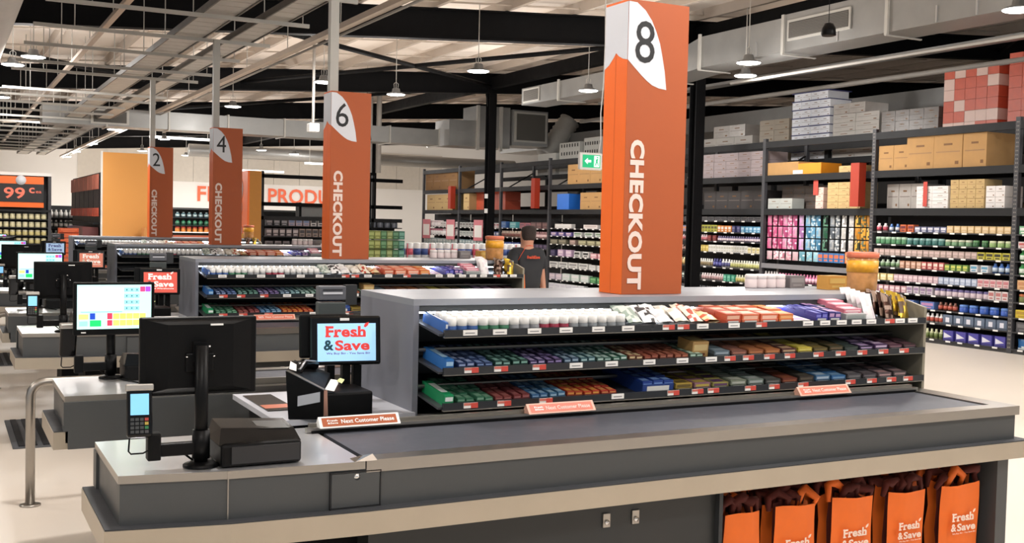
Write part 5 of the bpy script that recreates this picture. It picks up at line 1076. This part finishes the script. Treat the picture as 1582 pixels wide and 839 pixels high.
fill_x(9.3, 11.5, 35.02, 1.55, [(1, 'carton', .22, .2, K1, K2, 'dark carton'), (1, 'carton', .22, .22, (170, 150, 160), (110, 130, 170), 'pink and blue carton'), (1, 'carton', .2, .24, (200, 196, 196), (40, 40, 44), 'white and black carton')], 'top shelf of the crossing rack')
fill_x(9.3, 11.5, 35.02, 1.2, [(1, 'carton', .2, .26, (90, 80, 84), (190, 180, 180), 'brown-grey carton'), (1, 'carton', .2, .26, (150, 130, 120), (70, 66, 70), 'taupe carton')], 'second shelf of the crossing rack')
fill_x(9.3, 11.5, 35.02, .75, [(1, 'carton', .22, .3, (120, 112, 116), (70, 66, 70), 'grey carton'), (1, 'carton', .22, .34, (140, 136, 140), (190, 190, 190), 'pale grey carton')], 'third shelf of the crossing rack')
fill_x(12.1, 13.9, 35.02, 1.55, [(1, 'jar', .24, .26, (110, 116, 130), (60, 66, 80), 'grey tub')], 'right part of the crossing rack')
fill_x(12.1, 13.9, 35.02, .95, [(1, 'carton', .3, .3, (60, 120, 110), (190, 196, 196), 'teal carton'), (1, 'carton', .3, .4, (196, 196, 196), (150, 150, 150), 'white carton')], 'right part of the crossing rack, lower')
t = thing('monitor_screen', (11.2, 36, 2.0), 'grey framed box standing on the crossing rack', 'box')
p = MB(); p.box(10.5, 11.35, 35.1, 35.5, 1.86, 2.3, mat('grey screen', (120, 122, 122), .3)); part(p, 'panel', t)
p = MB(); p.box(10.42, 10.5, 35.1, 35.5, 1.86, 2.32, BLACKM).box(11.35, 11.43, 35.1, 35.5, 1.86, 2.32, BLACKM); part(p, 'frame', t)
# end panels
t = thing('end_panel', (4.4, 30.8, 0), 'tall plain tan board closing the aisle end beside sign two', 'panel')
p = MB(); p.box(3.80, 5.5, 30.7, 30.76, 0, 3.42, mat('tan board', (226, 160, 84), .7, var=.04, scale=1)); part(p, 'board', t)
p = MB(); p.box(3.76, 3.80, 30.7, 30.78, 0, 3.45, PAPER); part(p, 'edge_strip', t)
carton(4.75, 30.0, 1.1, .45, .7, .35, mat('tan carton', (206, 146, 84), .8), 'tan carton before the tall tan board', 'tan cartons', False)
p = MB(); p.box(4.6, 5.6, 29.9, 30.5, 0, 1.1, CHARD); tag(p.obj('display_plinth'), 'dark plinth before the tall tan board', 'plinth')
t = thing('poster_rack', (3.9, 34.3, 0), 'aisle side rack with tall dark posters, left of the tan board', 'rack')
for q in range(6):
    y = 31.0 + q * 1.15
    p = MB(); p.box(3.74, 3.78, y, y + 1.05, 1.75, 2.78, mat('poster black', (40, 32, 34), .5)); pp = part(p, 'poster', t)
    p = MB(); p.box(3.72, 3.74, y, y + 1.05, 2.45, 2.85, mat('poster head', (206, 120, 100), .5)); part(p, 'poster_header', t)
    p = MB(); p.box(3.72, 3.74, y, y + 1.05, 1.72, 1.95, mat('poster foot', (206, 84, 60), .5)); part(p, 'poster_footer', t)
p = MB(); p.box(3.8, 4.6, 31, 38, 0, 2.9, CHARD); part(p, 'rack_body', t)
p = MB(); p.box(3.6, 3.8, 31, 38, 1.5, 1.56, RACK); part(p, 'shelf', t)
for q in range(8):
    carton(3.35, 31.1 + q * .5, .95, .46, .4, .48, cm((90, 60, 130) if q > 4 else (110, 50, 50)), '%s goods carton below the dark posters, %s from the right' % ('purple' if q > 4 else 'dark red', ORD[q]), 'goods under the posters', False)
p = MB(); p.box(3.3, 3.58, 31, 35.2, 0, .94, CHARD); tag(p.obj('display_plinth'), 'low dark plinth under the poster rack goods', 'plinth')
t = thing('end_panel', (8.4, 33, 0), 'orange aisle end panel with white ovals between signs four and six', 'panel')
p = MB(); p.box(8.2, 8.26, 33, 35.2, 0, 3.2, ORL); part(p, 'orange_side', t, 'orange printed side')
p = MB(); p.box(8.26, 8.62, 33, 33.06, 0, 3.2, mat('brown board', (176, 120, 50), .7)); part(p, 'brown_side', t, 'brown board side')
for z, r in ((2.65, .36), (2.1, .28), (1.35, .3)):
    p = MB(); p.tube([(8.2, 33.9, z), (8.185, 33.9, z)], r, SIGNW, 20); part(p, 'white_oval', t)
    p = MB(); p.tube([(8.185, 33.9, z), (8.18, 33.9, z)], r * .6, mat('oval print', (150, 150, 156), .6), 12); part(p, 'oval_print', t)
# price board shelving far left
t = thing('market_shelf', (1.4, 32.6, 0), 'tall shelf of yellow tins under 99c price boards at the far left', 'shelving')
for x in (-.9, .85, 2.62):
    p = MB(); p.box(x, x + .08, 32.5, 33.1, 0, 2.85, RACKP); part(p, 'upright', t)
p = MB(); p.box(-.9, 2.7, 32.48, 33.1, 2.78, 2.86, PAPER); part(p, 'top_rail', t)
for z in (.5, .72, .94, 1.16, 1.38, 1.60):
    p = MB(); p.box(-.85, 2.62, 32.5, 33.1, z - .025, z, RACK); part(p, 'shelf', t)
p = MB(); p.box(-.85, 2.62, 33.1, 33.15, 0, 2.8, CHARD); part(p, 'back_panel', t)
p = MB(); p.box(-.9, 2.7, 32.48, 32.52, 1.80, 1.86, RACK); part(p, 'beam', t)
for x, lab in ((-.35, 'left, cut off'), (1.35, 'right')):
    t = thing('price_board', (x, 32.45, 1.9), 'orange and black 99c price board at the far left, %s' % lab, 'sign', '99c price boards')
    p = MB(); p.box(x - .0, x + 1.15, 32.40, 32.45, 1.92, 2.75, ORL); part(p, 'board', t)
    p = MB(); p.box(x, x + 1.15, 32.385, 32.40, 2.06, 2.55, INK); pn = part(p, 'black_panel', t)
    p = MB(); put_text(p, '99', (x + .42, 32.38, 2.3), X_, Z_, .52, .30, mat('price lettering', (236, 120, 96), .5), .02, .004); put_text(p, 'c', (x + .85, 32.38, 2.38), X_, Z_, .14, .15, mat('price lettering'), .02, .004); put_text(p, 'ea', (x + 1.02, 32.38, 2.34), X_, Z_, .14, .06, mat('price lettering'), .01, .004); p.obj('price_lettering', pn)
    p = MB(); p.tube([(x + .58, 32.40, 2.65), (x + .58, 32.37, 2.65)], .13, SIGNW, 16); part(p, 'white_oval', t)
for zi, z in enumerate((.5, .72, .94, 1.16, 1.38, 1.60)):
    fill_x(-.7, 2.6, 32.55, z, [(1, 'jar', .155, .15, (222, 206, 130) if zi < 4 else (230, 220, 170), (240, 232, 190), 'yellow tin with pale lid')], '%s of the 99c shelf' % (['lowest row', 'second row', 'third row', 'fourth row', 'fifth row', 'top row'][zi]))
# bottle shelf behind
t = thing('market_shelf', (4, 40, 0), 'low shelf of pale bottles against the grey wall, left of the posters', 'shelving')
p = MB(); p.box(2.9, 5.2, 40.5, 40.6, 0, 2.05, CHARD); part(p, 'back_panel', t)
for z in (.6, .95, 1.3, 1.65):
    p = MB(); p.box(2.9, 5.2, 40, 40.5, z - .03, z, RACK); part(p, 'shelf', t)
for z, c, d in ((.6, (110, 160, 120), 'green bottle'), (.95, (190, 200, 190), 'pale bottle'), (1.3, (80, 96, 90), 'dark green bottle'), (1.65, (226, 226, 220), 'white bottle')):
    fill_x(2.95, 5.1, 40.1, z, [(1, 'bottle', .15, .26, c, (226, 226, 222), d)], 'shelf left of the posters')
# orange stacked chairs-like shopping baskets
for q in range(9):
    t = inst('shopping_basket', m_box(.42, .3, .10, (226, 76, 24), (240, 110, 60)), (2.62, 27.0, .42 + q * .115), label='orange shopping basket in the stack behind lane displays, %s from the floor' % ORD[q], cat='basket', group='stacked orange baskets', rx=.06 * (q % 2))
p = MB(); p.box(2.4, 2.85, 26.95, 27.4, 0, .42, CHARD); tag(p.obj('basket_stand'), 'dark stand beneath the orange basket stack', 'stand')
# produce bench at the rear
t = thing('produce_bench', (11.5, 48, 0), 'refrigerated produce shelves with green and blue goods before the rear wall', 'shelving')
p = MB(); p.box(9.2, 17.0, 51, 51.4, 0, 2.15, CHARD); part(p, 'back_panel', t)
p = MB(); p.box(9.2, 17, 50.2, 51, 2.1, 2.18, CHARD); part(p, 'canopy', t)
for z in (1.1, 1.4, 1.75):
    p = MB(); p.box(9.2, 17.0, 50.3, 51, z - .04, z, PAPER if z == 1.1 else RACK); part(p, 'shelf', t)
p = MB(); p.box(9.2, 17, 50.2, 50.3, .5, .95, mat('bench front', (150, 70, 44), .5)); part(p, 'front_board', t)
for z, c, c2, d in ((1.1, (236, 140, 50), (226, 80, 60), 'orange fruit pack'), (1.4, (90, 190, 140), (60, 120, 90), 'green vegetable pack'), (1.75, (110, 170, 190), (200, 226, 230), 'light blue bottle')):
    fill_x(9.3, 12.6, 50.4, z, [(1, 'jar' if z < 1.2 else 'bottle', .24, .24, c, c2, d)], 'produce shelves')
# display before the racks: green cartons, white and blue towel rolls
p = MB(); p.box(5.6, 8.6, 15.9, 16.5, 0, 1.17, CHARD); tag(p.obj('display_plinth'), 'dark plinth under the green cartons and paper towel rolls', 'plinth')
for kz in range(3):
    for ix in range(7):
        c = [(150, 196, 70), (130, 150, 60), (140, 150, 60), (60, 120, 66), (120, 140, 70), (50, 110, 66), (60, 130, 110)][ix]
        inst('drink_carton', m_box(.095, .2, .13, c, tuple(min(255, v + 50) for v in c)), (5.78 + ix * .1, 15.95, 1.19 + kz * .145), label='%s carton beside sign six, %s from the left, %s tier' % ('lime green' if ix < 1 else 'olive green' if ix in (1, 2, 4) else 'dark green', ORD[ix], ('lowest', 'middle', 'top')[kz]), cat='carton', group='green cartons beside sign six')
for j in range(17):
    x = 6.42 + j * .128; blue = j % 3 != 1
    c = (50, 80, 160) if blue else (226, 90, 110)
    t = thing('towel_roll', (x, 16.05, 1.172), 'white wrapped paper roll with %s band, %s in the row left of the person' % ('blue' if blue else 'pink', ORD[j]), 'paper roll', 'paper rolls in a row')
    p = MB(); p.lathe([(.05, 0), (.058, .01), (.058, .25), (.045, .262)], cm((238, 238, 240)), 12, (x, 16.05, 1.172)); part(p, 'roll', t)
    p = MB(); p.lathe([(.0595, .07), (.0595, .17)], cm(c), 12, (x, 16.05, 1.172)); part(p, 'band', t)
    if j % 3 == 1:
        p = MB(); p.box(x - .062, x - .048, 15.985, 15.99, 1.18, 1.42, cm((226, 60, 90))); part(p, 'stripe', t)

# ============================================================ person
def skin_mesh(name, joints, edges, sub=2, root=0):
    me = bpy.data.meshes.new(name); me.from_pydata([j[:3] for j in joints], edges, [])
    o = bpy.data.objects.new(name, me); COL.objects.link(o)
    md = o.modifiers.new('s', 'SKIN'); md.use_smooth_shade = True
    for i, j in enumerate(joints):
        sv = me.skin_vertices[0].data[i]; r = j[3]; sv.radius = (r, r) if not isinstance(r, tuple) else r; sv.use_root = (i == root)
    ss = o.modifiers.new('u', 'SUBSURF'); ss.levels = sub; ss.render_levels = sub
    dg = bpy.context.evaluated_depsgraph_get(); m2 = bpy.data.meshes.new_from_object(o.evaluated_get(dg)); bpy.data.objects.remove(o)
    m2.polygons.foreach_set('use_smooth', [True] * len(m2.polygons)); return m2
PX, PY = 6.26, 11.6
pr = thing('person', (PX, PY, 0), 'person in black polo and black trousers seen from behind, one hand on shelving', 'person')
def addm(name, me, m, parent):
    me.materials.clear(); me.materials.append(m); o = bpy.data.objects.new(name, me); COL.objects.link(o); o.parent = parent; return o
J = []; E = []
def jt(x, y, z, r, par=None):
    J.append((x, y, z, r)); i = len(J) - 1
    if par is not None: E.append((par, i))
    return i
pel = jt(0, 0, .93, (.15, .11)); waist = jt(0, .01, 1.08, (.14, .105), pel); ch = jt(0, .015, 1.30, (.165, .11), waist); nk = jt(0, .02, 1.49, (.07, .07), ch)
hd0 = jt(0, .01, 1.57, (.085, .092), nk); hd1 = jt(0, .0, 1.66, (.098, .115), hd0); hd2 = jt(0, .0, 1.73, (.08, .095), hd1)
for s in (-1, 1):
    sh = jt(.17 * s, .02, 1.41, .062, ch)
    if s == -1: el = jt(-.235, -.06, 1.17, .043, sh); wr_ = jt(-.28, -.2, 1.30 - .03, .03, el); dirv = Vector((-.02, -.07, .0))
    else: el = jt(.23, .04, 1.13, .043, sh); wr_ = jt(.245, .0, .90, .03, el); dirv = Vector((0, -.01, -.075))
    pm = jt(*(Vector(J[wr_][:3]) + dirv), (.036, .02), wr_)
    base = Vector(J[pm][:3]); side = Vector((0, 1, 0)) if s == 1 else Vector((1, 0, 0))
    for f in range(4):
        a = base + side * (f - 1.5) * .017 + dirv * .25; b = a + dirv * (.45 + .1 * (f in (1, 2))); c = b + dirv * .4 + Vector((0, 0, -.006))
        i1 = jt(*a, .0095, pm); i2 = jt(*b, .0088, i1); jt(*c, .0075, i2)
    a = Vector(J[wr_][:3]) + dirv * .4 + side * .035; i1 = jt(*a, .0105, wr_); jt(*(a + dirv * .4 + side * .015), .009, i1)
    hp = jt(.095 * s, 0, .86, .088, pel); kn = jt(.105 * s, -.01, .48, .058, hp); an = jt(.11 * s, .02, .09, .042, kn); jt(.12 * s, .16, .045, .036, an)
SKINM = mat('skin', (206, 150, 124), .55, var=.05)
body = addm('body', skin_mesh('body', J, E), SKINM, pr)
HAIR = mat('short dark hair', (52, 42, 38), .8, var=.3, scale=60, bump=.6)
hme = skin_mesh('hair', [(0, -.045, 1.55, (.078, .06)), (0, -.03, 1.60, (.09, .085)), (0, -.02, 1.67, (.106, .11)), (0, -.008, 1.75, (.088, .102))], [(0, 1), (1, 2), (2, 3)]); addm('hair', hme, HAIR, pr)
for s in (-1, 1):
    p = MB(); p.lathe([(.006, -.028), (.014, -.01), (.016, .012), (.006, .028)], SKINM, 8, (.08 * s, .0, 1.655)); o = bpy.data.objects.new('ear', p.mesh('ear')); COL.objects.link(o); o.parent = pr
for s in (-1, 1):
    p = MB(); p.lathe([(.002, -.008), (.009, -.004), (.009, .004), (.002, .008)], WHITE, 8, (.03 * s, .088, 1.665)); o = bpy.data.objects.new('eye', p.mesh('eye')); COL.objects.link(o); o.parent = pr
p = MB(); p.add([(0, .085, 1.68), (-.014, .09, 1.635), (.014, .09, 1.635), (0, .115, 1.64)], [(0, 1, 3), (0, 3, 2), (1, 2, 3)], SKINM); o = bpy.data.objects.new('nose', p.mesh('nose')); COL.objects.link(o); o.parent = pr
p = MB(); p.box(-.022, .022, .083, .09, 1.605, 1.612, cm((170, 90, 84))); o = bpy.data.objects.new('mouth', p.mesh('mouth')); COL.objects.link(o); o.parent = pr
POLO = mat('charcoal polo', (46, 48, 52), .85, var=.12, scale=14)
sj = [(0, 0, .93, (.205, .15)), (0, .01, 1.1, (.18, .15)), (0, .015, 1.31, (.2, .15)), (0, .02, 1.46, (.11, .10)), (-.175, .02, 1.40, .09), (-.235, -.04, 1.22, .082), (.175, .02, 1.40, .09), (.23, .035, 1.21, .082)]
addm('polo_shirt', skin_mesh('polo_shirt', sj, [(0, 1), (1, 2), (2, 3), (2, 4), (4, 5), (2, 6), (6, 7)]), POLO, pr)
tj = [(0, 0, .95, (.165, .125)), (-.1, 0, .84, .105), (-.108, -.01, .48, .078), (-.112, .02, .1, .066), (.1, 0, .84, .105), (.108, -.01, .48, .078), (.112, .02, .1, .066)]
addm('trousers', skin_mesh('trousers', tj, [(0, 1), (1, 2), (2, 3), (0, 4), (4, 5), (5, 6)]), mat('black trousers', (22, 22, 26), .8), pr)
for s in (-1, 1): addm('shoe', skin_mesh('shoe', [(.112 * s, -.03, .045, .05), (.12 * s, .1, .04, .05), (.124 * s, .2, .033, .036)], [(0, 1), (1, 2)]), BLACK, pr)
p = MB(); put_text(p, 'Fresh&Save', (0.005, -.148, 1.37), X_, Z_, .17, .038, mat('orange shirt print', (236, 84, 40), .6), .03, .003); o = bpy.data.objects.new('shirt_lettering', p.mesh('shirt_lettering')); COL.objects.link(o); o.parent = pr
p = MB(); p.tube([(-.06, -.055, 1.49), (-.1, -.10, 1.45), (-.14, -.11, 1.40), (-.17, -.09, 1.33)], .003, mat('orange shirt print'), 5); p.tube([(-.05, -.05, 1.50), (0, -.075, 1.505), (.05, -.05, 1.50)], .004, mat('orange shirt print'), 5); o = bpy.data.objects.new('orange_piping', p.mesh('orange_piping')); COL.objects.link(o); o.parent = pr
bpy.data.objects['person'].rotation_euler = (0, 0, 0)
# bags near the person
def soft_bag(x, y, z0, w, h, m, label):
    t = thing('shopping_bag', (x, y, z0), label, 'bag')
    p = MB(); p.add([(x - w / 2, y - .05, z0), (x + w / 2, y - .05, z0), (x + w / 2, y + .06, z0), (x - w / 2, y + .06, z0), (x - w * .44, y - .03, z0 + h), (x + w * .4, y - .03, z0 + h), (x + w * .4, y + .03, z0 + h), (x - w * .44, y + .03, z0 + h)], [(0, 3, 2, 1), (4, 5, 6, 7), (0, 1, 5, 4), (1, 2, 6, 5), (2, 3, 7, 6), (3, 0, 4, 7)], m); part(p, 'sack', t)
    p = MB(); p.tube([(x - w * .2, y, z0 + h), (x - w * .15, y, z0 + h + .07), (x + w * .15, y, z0 + h + .07), (x + w * .2, y, z0 + h)], .008, m, 6); part(p, 'handle', t)
soft_bag(5.63, 10.6, .85, .12, .36, BAGO, 'orange bag hanging on the shelving end beside the person')
soft_bag(6.62, 11.5, .5, .17, .42, mat('turquoise bag', (60, 160, 196), .5), 'turquoise bag held low in the right hand of the person')
p = MB(); p.box(5.5, 5.8, 10.55, 10.7, .0, .85, CHARD); tag(p.obj('bag_stand'), 'dark stand under the orange bag near the person', 'stand')

for o in bpy.data.objects:
    if 'label' in o and len(o['label'].split()) > 16: print('LONG', o['label'])
print('objects', len(bpy.data.objects))
